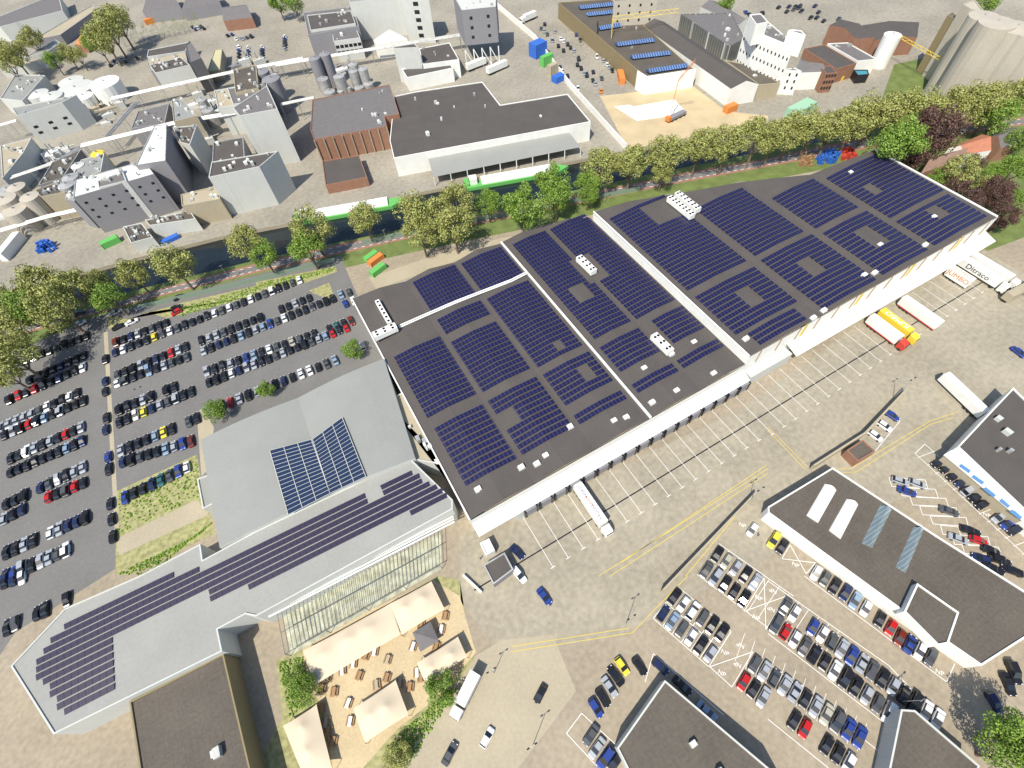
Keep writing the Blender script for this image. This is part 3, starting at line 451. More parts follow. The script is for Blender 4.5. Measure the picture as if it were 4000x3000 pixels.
# ---- vehicles ------------------------------------------------------------------------------------
CC={'k':('black',(.018,.018,.022)),'g':('dark grey',(.09,.095,.10)),'s':('silver',(.38,.4,.43)),'w':('white',(.8,.8,.8)),'b':('blue',(.03,.06,.26)),'B':('dark blue',(.02,.03,.09)),'r':('red',(.5,.02,.02)),'y':('yellow',(.75,.62,.06)),'c':('champagne',(.45,.43,.34)),'n':('maroon',(.16,.03,.02)),'t':('teal',(.04,.14,.15)),'l':('light blue',(.25,.34,.45)),'o':('orange',(.7,.25,.04))}
gl=mat('car_glass',(.012,.015,.02),rough=.06,spec=1);lamp=mat('headlamp',(.75,.75,.78),rough=.1)
def loft(secs):
    V=[];Fc=[];n=len(secs[0])
    for s in secs:V+=s
    for i in range(len(secs)-1):
        for j in range(n):
            k=(j+1)%n;Fc.append((i*n+j,i*n+k,(i+1)*n+k,(i+1)*n+j))
    Fc.append(tuple(range(n))[::-1]);Fc.append(tuple((len(secs)-1)*n+i for i in range(n)));return V,Fc
def sec(x,w,z0,z1,ch=.12):return[(x,-w,z0),(x,w,z0),(x,w,z1-ch),(x,w-ch,z1),(x,-w+ch,z1),(x,-w,z1-ch)]
def protos(kind,col):
    L,Wd,Hh=dict(h=(4.1,.87,1.48),s=(4.6,.9,1.43),v=(4.9,.95,1.95))[kind];hl_=L/2;m=mat('car_'+CC[col][0].replace(' ','_'),CC[col][1],rough=.22,metal=.15)
    rear=-hl_*.93 if kind!='s' else -hl_*.62
    body=loft([sec(-hl_,Wd*.82,.35,.8),sec(-hl_*.92,Wd*.97,.25,.95),sec(hl_*.3,Wd,.25,.93),sec(hl_*.85,Wd*.95,.25,.78),sec(hl_,Wd*.75,.35,.62)])
    t0,t1=rear+.35,hl_*.18;cab=loft([sec(rear,Wd*.9,.9,.96,.02),sec(t0,Wd*.78,.9,Hh-.02,.1),sec(t1-.2,Wd*.78,.9,Hh,.1),sec(hl_*.5,Wd*.9,.9,.95,.02)])
    P=[];nm=[]
    def mk(n,vf,mm):
        me=bpy.data.meshes.new(n);me.from_pydata([tuple(v) for v in vf[0]],[],vf[1]);me.materials.append(mm);P.append((n,me))
    mk('body',body,m);mk('window',cab,gl);mk('roof',([(t0,-Wd*.7,Hh),(t1-.2,-Wd*.7,Hh+.02),(t1-.2,Wd*.7,Hh+.02),(t0,Wd*.7,Hh),(t0,-Wd*.76,Hh-.14),(t1-.2,-Wd*.76,Hh-.12),(t1-.2,Wd*.76,Hh-.12),(t0,Wd*.76,Hh-.14)],[(0,1,2,3),(4,5,1,0),(3,2,6,7)]),m)
    for sx in(-.62,.62):
        for sy in(-1,1):mk('wheel',tube((sx*hl_,sy*(Wd-.18),.31),(sx*hl_,sy*(Wd+.02),.31),.32,n=10),rub)
    for sy in(-1,1):mk('headlight',box(hl_*.9,sy*Wd*.62-.16,.58,hl_*.97,sy*Wd*.62+.16,.73),lamp)
    return P
PR={}
cars=[]
def row(name,k1,x1,y1,k2,x2,y2,cols,ang,kinds=None):
    a=G(q(k1,x1,y1),.8);b=G(q(k2,x2,y2),.8);n=len(cols)
    for i,cc in enumerate(cols):
        if cc=='.':continue
        p=a.lerp(b,i/max(1,n-1));cars.append((p,cc,ang,name,sum(1 for z in cols[:i+1] if z!='.')))
NS=R(88);LL=NS
west=[('lower line of the first parking row','10',990,1380,'11',370,755,'Bwkkkygwgkkkkwgwgkwkgwkkgw'),('upper line of the first parking row','10',1000,1290,'10',1430,1125,'nkBskgkk'),
('upper left line of the second parking row','10',1010,1575,'10',1600,1330,'gkkskBkrsk'),('upper right line of the second parking row','10',1735,1280,'11',455,910,'kssgkkkkk..kkskk'),('lower left line of the second parking row','10',1010,1640,'10',1610,1420,'wgkklksgkg'),('lower right line of the second parking row','10',1755,1365,'11',660,915,'skBBklkslbgwkkkgkkk'),
('upper left line of the third parking row','20',1025,215,'20',1500,20,'kkksk.kk'),('upper right line of the third parking row','10',1780,1545,'11',820,1110,'skkskblkwgkcgkk.ktkn'),('lower left line of the third parking row','20',1025,325,'20',1650,60,'kkwyBsgskk'),('lower right line of the third parking row','10',1800,1640,'11',775,1165,'kkkwBsskkgskkkgslrkr'),
('upper line of the fourth parking row','20',1040,570,'20',1695,290,'skkklyk.gk'),('lower line of the fourth parking row','20',1055,670,'20',1645,490,'Bkgkklsbn'),('line beside the curved office edge','20',1905,185,'11',680,1450,'krskskkBkwwkgl'),('line beside the planted bed near the office','20',1075,975,'20',1610,715,'bkkBtgbw'),
('first short line left of the lane, under trees','10',225,1440,'10',740,1240,'gwkggkkkk'),('second short line left of the lane','10',250,1615,'10',720,1405,'kkkkBkkk'),('third short line left of the lane','20',80,125,'10',710,1510,'krkrkkBkkw'),
('fourth short line left of the lane','20',0,370,'20',660,75,'sssssgwkkwk'),('fifth short line left of the lane','20',35,430,'20',715,140,'kskrklkskkk'),('sixth short line left of the lane','20',90,635,'20',695,370,'kkwskskrks'),('seventh short line left of the lane','20',90,755,'20',705,490,'kkkkkkklkB'),
('eighth short line left of the lane','20',345,890,'20',710,715,'Bgskss'[:6]),('ninth short line left of the lane','20',415,970,'20',715,850,'rkgrk'),('pair of lines at the left edge','20',50,1030,'20',200,960,'kkk'),('lower left edge trio','20',30,1160,'20',185,1080,'skB'),('tenth line left of the lane','20',50,1450,'20',730,1150,'kksk.wsBBk'),('line above the bottom left drive','20',40,1660,'20',565,1430,'Bbskssgw'),('bottom left edge line','30',35,40,'30',185,10,'kBw'),
('column along the pale path','20',905,60,'20',905,60,'k'),('cars on the paved strip by the slanted office end','30',60,440,'30',570,200,'kg..kk..k')]
for t in west:row('the '+t[0] if not t[0].startswith('cars') else t[0],*t[1:],NS)
for i,(k,x,y,cc) in enumerate([('10',905,1440,'k'),('10',905,1630,'B'),('20',915,290,'k'),('20',910,390,'B'),('20',930,625,'b'),('20',935,730,'k'),('20',950,1030,'k'),('20',960,1165,'k'),('20',970,1315,'k'),('11',730,880,'l'),('11',800,860,'g'),('11',770,960,'b'),('11',840,935,'w'),('11',920,1330,'s'),('10',1135,1120,'w'),('10',1020,1160,'k'),('10',1520,1035,'r'),('10',1520,995,'k'),('10',1215,990,'s'),('10',1545,905,'k'),('10',995,1035,'s'),('10',690,1130,'w'),('10',680,1040,'g')]):
    cars.append((G(q(k,x,y),.8),cc,NS if (i<14) else R(10),'the loose cars beside the west lanes',i+1))
SA=math.radians(40)
def dirof(k,x1,y1,x2,y2):
    a,b=Q(k,x1,y1,x2,y2);return math.atan2(b.y-a.y,b.x-a.x)
SA=dirof('Z1',605,300,530,410)
est=[('upper line of the near car block','Z1',285,595,'Z1',680,890,'kwwgkk'),('far end of the near car block, upper line','Z3',105,305,'Z3',975,910,'gsgssksc gbb'.replace(' ','')),('lower line of the near car block','Z1',195,730,'b2',985,385,'Blgwks'),('far end of the near car block, lower line','b2',1150,525,'b3',405,925,'rks..kr.kkw'),('upper line of the second car block','Z1',640,245,'Z1',955,470,'kcsks'),('far end of the second block, upper line','Z2',148,675,'Z4',560,760,'gw.bwgsbsgkskkww'),('lower line of the second car block','Z1',550,375,'Z1',862,610,'gskkk'),('far end of the second block, lower line','Z2',70,820,'Z3',1215,705,'grwgkkwkksgw')]
for t in est:row('the '+t[0],*t[1:],SA)
sg=[('Z2',50,125,'y','v'),('Z2',120,180,'k',0),('Z2',400,395,'w',0),('Z2',475,445,'g',0),('Z2',555,505,'k',0),('Z2',645,560,'B',0),('Z2',725,625,'l',0),('Z2',812,690,'w',0),('Z2',930,780,'k',0),('Z2',1020,850,'r',0),('Z4',250,85,'n',0),('Z4',330,140,'b',0),('Z4',415,195,'w',0),('Z4',505,245,'g',0),('Z1',930,40,'w','v')]
for i,(k,x,y,cc,kd) in enumerate(sg):cars.append((G(q(k,x,y),.8),cc,SA,'the cars backed against the white workshop',i+1))
d5=dirof('Z5',490,240,380,300);dP=dirof('Z6',440,40,530,170);dW=dirof('Z6',740,50,880,180);dQ=dirof('23',1090,820,1210,860)
for i,(x,y,cc) in enumerate([(432,270,'k'),(505,330,'k'),(583,400,'k'),(655,465,'B'),(728,540,'s'),(800,610,'k'),(868,680,'k'),(1025,815,'s'),(1115,880,'b'),(1190,930,'k')]):cars.append((G(q('Z5',x,y),.8),cc,d5,'the cars under the blue skylights',i+1))
for i,(x,y,cc) in enumerate([(1145,835,'s'),(1295,860,'s'),(1205,925,'b'),(1570,1095,'g'),(1755,1265,'k'),(1650,1335,'s'),(1825,1350,'r'),(1930,1435,'k'),(1845,1505,'B'),(2010,1520,'k'),(1955,1595,'k'),(2115,1610,'k')]):cars.append((G(q('23',x,y),.8),cc,dQ,'the zigzag bays right of the workshop',i+1))
for i,(x,y,cc) in enumerate([(1075,270,'b'),(1010,360,'w'),(930,445,'w')]):cars.append((G(q('23',x,y),.8),cc,dirof('23',860,400,990,490),'the three cars beside the brown hut',i+1))
for i,(x,y,cc) in enumerate([(487,110,'y'),(432,190,'k'),(383,280,'s'),(328,370,'k'),(270,455,'b'),(632,110,'k'),(805,115,'B'),(985,270,'k'),(1190,480,'l')]):cars.append((G(q('Z6',x,y),.8),cc,dP if i<6 else dW,'the cars around the puddled roof',i+1))
for i,(x,y,cc) in enumerate([(230,680,'g'),(280,785,'s'),(350,870,'b'),(430,900,'k')]):cars.append((G(q('Z6',x,y),.8),cc,SA,'the bottom centre bays',i+1))
for i,(k,x,y,cc,an) in enumerate([('22',45,1450,'B',dirof('22',0,1410,90,1490)),('22',60,1645,'w',dirof('22',20,1600,90,1680)),('b2',160,100,'b',dirof('b2',130,65,190,140)),('b2',140,585,'k',dirof('b2',115,640,165,540)),('b1',1145,800,'w',dirof('b1',1100,880,1190,720)),('b1',960,880,'g',dirof('b1',930,940,990,820)),('13',2170,1380,'b',dirof('13',2130,1360,2212,1420)),('Z4',1030,620,'B',dirof('Z4',980,540,1080,700)),('Z4',1145,470,'k',dirof('Z4',1110,380,1190,560)),('Z4',1190,370,'k',dirof('Z4',1150,290,1220,460)),('03',1690,1130,'w',R(10))]):cars.append((G(q(k,x,y),.8),cc,an,'the moving or lone cars on yard and street',i+1))
far=[(282,202,'k'),(252,240,'g'),(277,262,'s'),(372,265,'s'),(305,290,'g'),(347,342,'s'),(420,330,'w'),(447,350,'w'),(480,375,'k'),(505,405,'k'),(400,390,'k'),(445,430,'k'),(535,432,'s'),(555,295,'b'),(590,340,'g'),(247,390,'g'),(575,503,'k'),(565,552,'k'),(597,583,'k'),(625,628,'s'),(645,643,'k'),(702,615,'k'),(700,688,'k'),(720,715,'s'),(775,670,'g'),(735,485,'w'),(790,517,'s'),(822,550,'w'),(840,572,'s'),(867,603,'k'),(310,480,'w'),(415,575,'k'),(432,605,'w'),(480,650,'k'),(570,760,'w'),(770,780,'o'),(2020,100,'b'),(2050,120,'k'),(2165,105,'k')]
for i,(x,y,cc) in enumerate(far):cars.append((G(q('02',x,y),.8),cc,R(60),'the visitor parking beyond the white wall',i+1))
for i,(x,y) in enumerate([(95,58),(185,50),(240,50),(270,60),(225,75),(290,90),(165,95),(410,45),(440,100),(485,175),(615,155),(370,148),(425,145)]):cars.append((G(q('03',x,y),.8),'kBkkgk'[i%6],R(20),'the upper right car park',i+1))
for i in range(52):
    k,x,y=[('00',2060,400+30*(i%6)),('00',2140,405+30*(i%6)),('01',50,400+22*(i%6)),('01',245,310+22*(i%6)),('00',950+(i%8)*33,560-(i%8)*9-(i//8%2)*28),('00',1930+(i*29)%240,340-(i*13)%50),('00',1640+(i*31)%120,250-(i*7)%30)][i%7]
    cars.append((G(q(k,x,y),.8),'wbkkgs'[i%6],R(95),'the works car park',i+1))
cars.sort(key=lambda t:-(1/((t[0]-Vector((0,0,H))).length)) )
rest={}
for n_,(p,cc,an,rn_,idx) in enumerate(cars):
    kd='v' if (cc in'y' and 'workshop' in rn_) or (n_%11==5) else ('s' if n_%2 else 'h')
    if (kd,cc) not in PR:PR[(kd,cc)]=protos(kd,cc)
    an2=an+random.uniform(-.03,.03)+(math.pi if n_%9==0 else 0)
    if n_<300:
        typ={'h':'hatchback','s':'saloon car','v':'tall van'}[kd];o_=OW(idx)
        r=root('parked_car','%s %s, %s from left, %s'%(CC[cc][0],typ,o_,rn_.replace('the ','',1)),'car' if kd!='v' else 'van','cars standing in the car parks',(p.x,p.y,.006),an2)
        for nm,me in PR[(kd,cc)]:
            o=bpy.data.objects.new(nm,me);C.objects.link(o);o.parent=r
    else:
        c,s=math.cos(an2),math.sin(an2)
        for nm,me in PR[(kd,cc)]:rest.setdefault(me.materials[0].name,[]).append(([(p.x+v.co.x*c-v.co.y*s,p.y+v.co.x*s+v.co.y*c,v.co.z+.006) for v in me.vertices],[tuple(f.vertices) for f in me.polygons]))
if rest:
    V=[];Fc=[];mi=[];ms=[]
    for k,l in rest.items():
        v,f=add(*l);n=len(V);V+=v;Fc+=[tuple(i+n for i in x) for x in f];mi+=[len(ms)]*len(f);ms.append(MT[k])
    me=bpy.data.meshes.new('distant_cars');me.from_pydata(V,[],Fc)
    for m in ms:me.materials.append(m)
    me.polygons.foreach_set('material_index',mi);o=bpy.data.objects.new('distant_cars',me);C.objects.link(o);tag(o,'many small cars parked in the farther car parks','parked cars',k='stuff')
def truck(label,x,y,an,L=13.6,cab=None,body=white,side=None,txt=None,tm=None):
    r=root('lorry' if cab else 'semi_trailer',label,'lorry' if cab else 'trailer',None,(x,y,.01),an);mesh('cargo_box',box(0,-1.27,1.15,L,1.27,4),body,r);mesh('chassis',box(.3,-.5,.7,L,.5,1.14),rub,r)
    if side:mesh('side_rail',add(box(.2,-1.3,.75,L,-1.2,1.14),box(.2,1.2,.75,L,1.3,1.14)),side,r)
    for i in(1.5,2.8,4.1):
        for s in(-1,1):mesh('wheel',tube((i,s*.95,.5),(i,s*1.25,.5),.5,n=12),rub,r)
    if cab:
        mesh('cab',loft([sec(L+.6,1.22,.6,3.5,.2),sec(L+2.3,1.22,.6,3.3,.25),sec(L+2.9,1.2,.6,2.6,.3)]),cab,r);mesh('windscreen',box(L+2.62,-1.05,1.9,L+2.92,1.05,2.7),gl,r)
        for i in(L-1.2,L+1.9):
            for s in(-1,1):mesh('wheel',tube((i,s*.95,.5),(i,s*1.25,.5),.5,n=12),rub,r)
    return r
p=G(q('22',560,850),4);r=truck('white lorry lettered in blue and red docked alone at the low hall',p.x,43.2,R(-90.5),cab=white)
navy=mat('navy_ink',(.03,.03,.12));redi=mat('red_ink',(.5,.06,.03))
for s,xx,m in(('KROON-',10.1,navy),('LEVER',6.7,redi),('WORST',3.6,navy)):
    text(s,(xx,0,4.02),math.pi,1.15,m,'lettering',r)
def tk2(label,k,x,y,**kw):
    p=G(q(k,x,y),4);return truck(label,p.x,p.y,R(-90),**kw)
r=tk2('white lorry lettered Ditraco in black at the loading canopy','13',1700,560,cab=white);text('Ditraco',(6.5,-1.3,2.6),math.pi if 0 else 0,2.6,dark,'lettering',r,rx=R(90))
truck('plain white lorry right of the Ditraco lorry',G(q('13',1790,530),4).x,G(q('13',1790,530),4).y,R(-90),cab=white)
r=tk2('white trailer lettered JUMBO in orange beside the Ditraco lorry','13',1590,640,L=8,side=white);text('JUMBO',(4,-1.3,2.6),0,2.4,orange,'lettering',r,rx=R(90));text('JUMBO',(4,0,4.02),0,2,orange,'lettering',r)
tk2('plain white trailer with red underrail at the canopy','13',1180,900,side=redm)
r=tk2('yellow lorry lettered JUMBO in white behind the red cab','13',990,1010,cab=ylw,body=ylw,L=11);text('JUMBO',(5.5,0,4.02),math.pi,2.6,white,'lettering',r)
tk2('lorry with red cab and white roofed trailer at the canopy','13',900,1060,cab=redm,side=redm,L=11)
a,b=Q('13',1540,1560,1900,1900,h=4);truck('long white trailer parked at the dark roofed building',b.x,b.y,math.atan2(a.y-b.y,a.x-b.x),L=14.5)
a,b=Q('13',2060,900,2330,760,h=4);truck('cream trailer cut by the right edge of the yard',b.x,b.y,math.atan2(a.y-b.y,a.x-b.x),L=13,body=light);a,b=Q('b1',1020,620,1090,480,h=3);truck('white box lorry on the street beside the terrace',b.x,b.y,math.atan2(a.y-b.y,a.x-b.x),L=7,cab=white)
a=G(q('d2',680,530),4);truck('white tank trailer under the grey process tower',a.x,a.y,R(5),L=12);a=G(q('d2',850,560),4);truck('white trailer alone in the factory yard',a.x,a.y,R(8),L=13);a=G(q('02',200,90),4);truck('white lorry with yellow letters at the market corner',a.x,a.y,R(190),L=9,cab=white)
# barges
def barge(label,k,x1,y1,x2,y2,w=7):
    a=G(q(k,x1,y1),0);b=G(q(k,x2,y2),0);L=(b-a).length;r=root('barge',label,'barge','green and white barges on the canal',(a.x,a.y,-1.5),math.atan2(b.y-a.y,b.x-a.x))
    mesh('hull',prism([(0,-w/2),(L-6,-w/2),(L,0),(L-6,w/2),(0,w/2)],-.5,1.4),green,r);mesh('hold_cover',loft([sec(L*.17,w*.4,1.41,2.4,.5),sec(L*.84,w*.4,1.41,2.4,.5)]),white,r);mesh('wheelhouse',box(L*.06,-1.8,1.41,L*.13,1.8,4),white,r);mesh('wheelhouse_window',box(L*.058,-1.5,2.9,L*.132,1.5,3.6),gl,r);mesh('deckhouse',box(L*.01,-2.4,1.41,L*.055,2.4,2.5),green,r)
barge('green hulled barge with long white hold, nearer the brick plant','11',330,225,1290,55);barge('green hulled barge under the quay canopy','01',1790,1590,2700,1430);
# containers, pallets, skips
def cont(label,k,x,y,an,m,L=6,w=2.4,h=2.5,z=0,g='containers and skips'):
    p=G(q(k,x,y));r=root('container',label,'container',g,(p.x,p.y,z),R(an));mesh('box',box(-L/2,-w/2,0,L/2,w/2,h),m,r);mesh('corner_post',add(*[box(sx*L/2-.1,sy*w/2-.1,0,sx*L/2+.1,sy*w/2+.1,h+.05) for sx in(-1,1) for sy in(-1,1)]),m,r);mesh('lid',box(-L/2+.2,-w/2+.2,h+.003,L/2-.2,w/2-.2,h+.06),m,r)
for t in(('blue site office stack with red marks by the long white wall','02',225,480,10,blue,8,6,7),('green container beside the blue stack','02',300,560,10,green,7,3,5),('cream container in the coloured row','02',350,640,10,light,5,3,5),('blue container low in the coloured row','02',400,700,10,blue,6,4,3),('orange site cabin beside the brown hall','02',940,690,60,orange,10,3,3),('green skip in the hall forecourt','11',1060,690,20,green,6.5,2.4,2.2),('orange skip in the hall forecourt','11',1040,600,20,orange,6.5,2.4,2),('green skip full of timber, rearmost of three','11',1000,570,20,green,6,2.4,1.8),('orange cabin by the white gable hall','02',1880,960,0,orange,6,3,3),('green container on the quay road','10',970,450,10,green,7,3,2.5),('grey blue skip on the quay road','10',1480,420,10,blue,7,2.5,1.5),('white long shed standing on the left quay','10',130,500,60,white,14,3,4),('green roofed barrel shed among trees by the canal','03',270,980,5,mat('mint',(.3,.5,.35)),14,6,4),('yellow skip beside the black hut','d5',735,775,5,ylw,6,3,2),('red toned container far left in the field','00',1340,190,10,orange,12,3,3)):cont(*t[:6],*t[6:])
for k,x,y,m,n,lb in(('03',510,1380,blue,40,'blue'),('03',690,1350,redm,22,'red'),('03',320,1400,wood,22,'wooden'),('10',400,490,blue,26,'blue')):
    for i in range(n):
        p=G(q(k,x+random.uniform(-1,1)*(90 if lb=='blue' else 50),y+random.uniform(-40,40)));hz=random.choice([1.2,2,3]);r=root('pallet_stack','%s pallet stack in the %s stacks beside the road'%(lb,lb),'pallets',lb+' pallet stacks',p);mesh('stack',add(*[box(-.6,-.5,z_*.16,.6,.5,z_*.16+.11) for z_ in range(int(hz/.16))]),m,r)
# lamp posts
for i,(k,x,y,dx,dy,h) in enumerate([('n',2922,1966,0,0,10),('n',3489,1554,0,0,10),('n',2445,2439,0,0,10),('b2',105,835,0,0,9),('n',3515,2740,0,0,8),('10',400+210,1360+40,0,0,8),('20',1330,150,0,0,8),('11',380,960,0,0,8),('11',1140,450,0,0,7),('b1',1180,480,0,0,7),('12',795,100,0,0,7),('02',600,530,0,0,8),('02',750,650,0,0,8),('02',470,400,0,0,8),('10',2000,770,0,0,8)]):
    p=G(q(k,x,y));r=root('street_lamp','slim grey lamp post, %s counting back from the yard corner'%OW(i+1),'street lamp','lamp posts of yard and streets',p);mesh('pole',tube((0,0,0),(0,0,h),.09,.06,n=6),steel,r);mesh('arm',tube((-.6,0,h),(.6,0,h+.1),.05,n=4),steel,r)
    for s in(-1,1):mesh('lamp_head',box(s*.9-.3,-.15,h,s*.9+.3,.15,h+.15),dark,r)
# people
def person(label,k,x,y):
    p=G(q(k,x,y));r=root('person',label,'person',None,p);secs=[sec(0,.1,0,.1)];V=[]
    prof=[(0,.09),(.45,.1),(.85,.17),(1.2,.2),(1.42,.22),(1.5,.07),(1.56,.1),(1.66,.11),(1.74,.04)]
    n=10;V=[(rr*math.cos(6.283*i/n)*1.1,rr*math.sin(6.283*i/n)*.7,z) for z,rr in prof for i in range(n)];mesh('body',(V,[(j*n+i,j*n+(i+1)%n,(j+1)*n+(i+1)%n,(j+1)*n+i) for j in range(len(prof)-1) for i in range(n)]),mat('clothes',(.1,.1,.15)),r)
person('person walking across the grey forecourt near the kiosk','k1',325,850);person('person in pale clothes standing beside the white van bay','Z1',970,95);person('person in green beside the blue car on the yard','b2',190,150)
# ---- trees ------------------------------------------------------------------------------------------
def crown(seed,R_,n=5200,flat=.85):
    rd=random.Random(seed);cl=[]
    for i in range(34):
        u=Vector((rd.gauss(0,1),rd.gauss(0,1),rd.gauss(0,.9)+.25)).normalized()*rd.uniform(.45,.82);cl.append((Vector((u.x,u.y,u.z*flat))*R_,R_*rd.uniform(.2,.33)))
    V=[];Fc=[]
    for i in range(n):
        c,rr=rd.choice(cl);d=Vector((rd.gauss(0,1),rd.gauss(0,1),rd.gauss(0,1))).normalized()*rr*rd.uniform(.65,1.05);p=c+d;nn=(d.normalized()+Vector((rd.gauss(0,.5),rd.gauss(0,.5),rd.gauss(0,.5)))).normalized();u=nn.orthogonal().normalized();w=nn.cross(u);s=rd.uniform(.13,.27)*R_/6
        k=len(V);V+=[tuple(p+u*s),tuple(p+w*s*.8),tuple(p-u*s),tuple(p-w*s*.8)];Fc.append((k,k+1,k+2,k+3))
    return V,Fc
def leafm(n,a,b):
    m=bpy.data.materials.new(n);m.use_nodes=True;t=m.node_tree;bs=t.nodes['Principled BSDF'];bs.inputs['Roughness'].default_value=.6
    g=t.nodes.new('ShaderNodeNewGeometry');cr=t.nodes.new('ShaderNodeValToRGB');cr.color_ramp.elements[0].color=(*a,1);cr.color_ramp.elements[1].color=(*b,1);t.links.new(g.outputs['Random Per Island'],cr.inputs[0]);t.links.new(cr.outputs[0],bs.inputs['Base Color']);return m
LM={'o':leafm('olive_leaf',(.17,.19,.045),(.40,.41,.12)),'g':leafm('green_leaf',(.09,.17,.02),(.24,.36,.05)),'p':leafm('purple_leaf',(.06,.03,.025),(.15,.08,.06))}
TM={}
for c_k in'ogp':
    for v in range(3):
        me=bpy.data.meshes.new('crown');a,b=crown(v+10*ord(c_k),6);me.from_pydata(a,[],b);me.materials.append(LM[c_k]);TM[c_k,v]=me
tr=bpy.data.meshes.new('trunk');vf=add(tube((0,0,0),(0,0,4.5),.38,.26),*[tube((0,0,4),(math.cos(a)*3,math.sin(a)*3,8),.17,.06,n=5) for a in(0,1.3,2.6,3.9,5.2)],tube((0,0,4.4),(0,0,10),.24,.08));tr.from_pydata(vf[0],[],vf[1]);tr.materials.append(bark)
TR=[('10',60,960,7,'o'),('10',330,800,7.5,'o'),('10',450,980,8,'o'),('10',210,1010,7,'g'),('10',640,830,7,'o'),('10',60,1180,7,'o'),('10',60,1400,8,'o'),('10',30,1560,6,'o'),('10',840,780,5,'o'),('10',940,900,5.5,'g'),('10',1140,710,5.5,'o'),('10',1480,610,7.5,'o'),('10',2110,430,6.5,'o'),('11',60,540,5.5,'g'),('11',470,310,7.5,'o'),('11',430,460,6.5,'g'),('11',930,220,6.5,'o'),('11',1400,170,8,'o'),('11',1420,350,6.5,'o'),('11',1700,280,7.5,'o'),('11',1730,90,7,'o'),('11',2000,90,5,'g'),
('12',100,110,8,'g'),('12',380,30,6.5,'g'),('12',660,20,4,'g'),('02',350,1560,7,'g'),('02',650,1580,5.5,'g'),('02',770,1440,7,'o'),('02',1030,1400,7.5,'o'),('02',1340,1330,7.5,'o'),('02',1300,1500,4.5,'o'),('02',1620,1260,7.5,'o'),('02',1870,1230,7.5,'o'),('02',2120,1180,7.5,'o'),('03',60,1180,7,'o'),('03',210,1130,7,'o'),('03',380,1110,7.5,'o'),('03',560,1090,7.5,'o'),('03',760,1030,8,'o'),('03',930,990,8,'o'),('03',1080,960,8,'o'),('03',1250,950,8,'o'),('03',1430,940,8,'o'),('03',1620,920,8,'o'),('03',1800,900,8,'o'),('03',1980,880,8,'o'),('03',2140,850,8,'o'),('03',2000,990,7,'g'),('03',1130,1220,9,'g'),('03',1450,1120,9,'p'),('03',1310,1290,6,'p'),('03',1240,1370,4.5,'p'),('03',1480,1540,4,'g'),('03',1660,1480,6,'o'),('03',1620,1600,4.5,'p'),('03',1990,1630,5,'p'),('03',2130,1450,5.5,'g'),('03',2200,1200,5,'g'),('03',1800,1400,3.5,'p'),('13',1760,60,4.5,'p'),('13',2010,50,4.5,'p'),('13',2060,190,4.5,'p'),('13',1980,270,3,'p'),('13',2150,60,4,'g'),('13',1900,-60,4,'o'),('03',1950,1500,4,'g'),
('00',1000,170,9,'o'),('00',930,240,9,'o'),('00',880,310,9,'o'),('00',830,370,7,'g'),('00',260,330,7,'o'),('00',90,450,8,'o'),('00',40,520,8,'o'),('00',450,510,5,'g'),('00',580,460,5,'o'),('00',660,470,5,'o'),('01',180,10,6,'g'),('01',320,20,6,'g'),('03',1880,20,6,'g'),('02',1850,20,5,'g'),('11',830,1360,3.5,'g'),('20',1850,230,3.5,'g'),('21',80,40,3,'g'),('b3',1230,800,5.5,'g'),('b3',1200,900,5,'g'),('b1',920,560,3.8,'g'),('b1',700,900,3,'o'),('b1',240,570,3.2,'g'),('b1',190,500,2.6,'g')]
pos=[]
for i,(k,x,y,rd,cc) in enumerate(TR):
    s=rd/6*1.16;hc=9.6*s if rd>3.9 else 5*s+1;p=G(q(k,x,y),hc)
    r=root('tree','%s tree, %s in the planting counted from the left'%({'o':'olive leaved','g':'fresh green','p':'purple leaved'}[cc],OW(i+1)),'tree','trees along canal and gardens',(p.x,p.y,-.05),random.uniform(0,6.28))
    o=bpy.data.objects.new('crown',TM[cc,i%3]);C.objects.link(o);o.parent=r;o.location=(0,0,hc);o.scale=(s,s,s*random.uniform(.9,1.15))
    o=bpy.data.objects.new('trunk',tr);C.objects.link(o);o.parent=r;o.scale=(s,s,hc/9.6)
cy=bpy.data.meshes.new('foliage');a,b=crown(5,1,900,2.4);cy.from_pydata([(v[0],v[1],v[2]+1.9) for v in a],[],b);cy.materials.append(LM['g'])
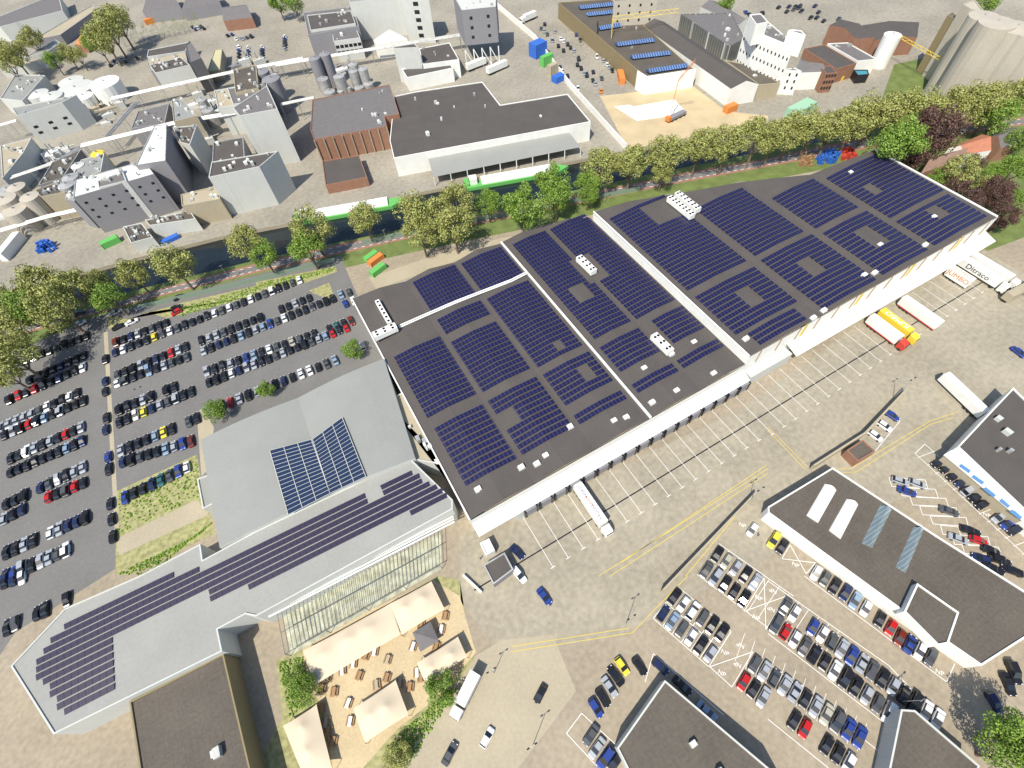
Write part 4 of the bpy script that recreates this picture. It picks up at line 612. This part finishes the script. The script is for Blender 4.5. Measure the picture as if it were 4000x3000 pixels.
for i in range(16):
    x=1090+i*43;y=405-i*9.2;p=G(q('00',x,y));s=2.4 if i%2 else 1.5;r=root('conifer','small pointed conifer, %s from the left in the roadside line'%OW(i+1),'conifer','conifers along the far road',p);o=bpy.data.objects.new('foliage',cy);C.objects.link(o);o.parent=r;o.scale=(s*.9,s*.9,s*1.3);mesh('trunk',tube((0,0,0),(0,0,2),.15,n=5),bark,r)
# bushes as planting
V=[]
rd=random.Random(8)
for P in[Q('20',1010,960,1690,630,1750,960,1030,1300),Q('20',1010,1640,1700,1320,1830,1200,1300,1650),Q('10',1560,1000,2212,810,2212,880,1570,1080),Q('11',0,790,690,650,650,690,0,850),Q('b1',110,430,230,400,280,600,170,700),Q('b1',640,850,960,560,1000,560,760,930)]:
    for _ in range(380):
        u,v=rd.random(),rd.random();p=P[0].lerp(P[1],u).lerp(P[3].lerp(P[2],u),v);s=rd.uniform(.15,.4)
        V.append(tube((p.x,p.y,0),(p.x,p.y,s*1.2),s,s*.4,n=5))
tag(mesh('ground_cover',add(*V),LM['g']),'low green ground cover tufts in the planted beds','ground cover',k='stuff')
# ---- light, camera ----------------------------------------------------------------------------------
el=R(55);az=Vector((-.83,-.56));w=bpy.data.worlds.new('World');S.world=w;w.use_nodes=True;t=w.node_tree;sk=t.nodes.new('ShaderNodeTexSky');sk.sky_type='NISHITA';sk.sun_disc=False;sk.sun_elevation=el;sk.sun_rotation=math.atan2(az.x,az.y)
t.links.new(sk.outputs[0],t.nodes['Background'].inputs[0]);t.nodes['Background'].inputs[1].default_value=.13
l=bpy.data.lights.new('sun','SUN');l.energy=4.6;l.angle=R(.5);l.color=(1,.94,.82);lo=bpy.data.objects.new('sun',l);C.objects.link(lo)
sd=Vector((az.x*math.cos(el),az.y*math.cos(el),math.sin(el)));lo.rotation_euler=sd.to_track_quat('Z','Y').to_euler()
cam=bpy.data.cameras.new('camera');cam.sensor_width=36;cam.lens=F/4000*36;cam.clip_end=9000;co=bpy.data.objects.new('camera',cam);C.objects.link(co)
from mathutils import Matrix
M=Matrix.Identity(4)
for i,v in enumerate((r2,-d2,-fw)):
    for j in range(3):M[j][i]=v[j]
M[2][3]=H;co.matrix_world=M;S.camera=co
S.view_settings.view_transform='Standard';S.view_settings.look='None';S.view_settings.exposure=.3
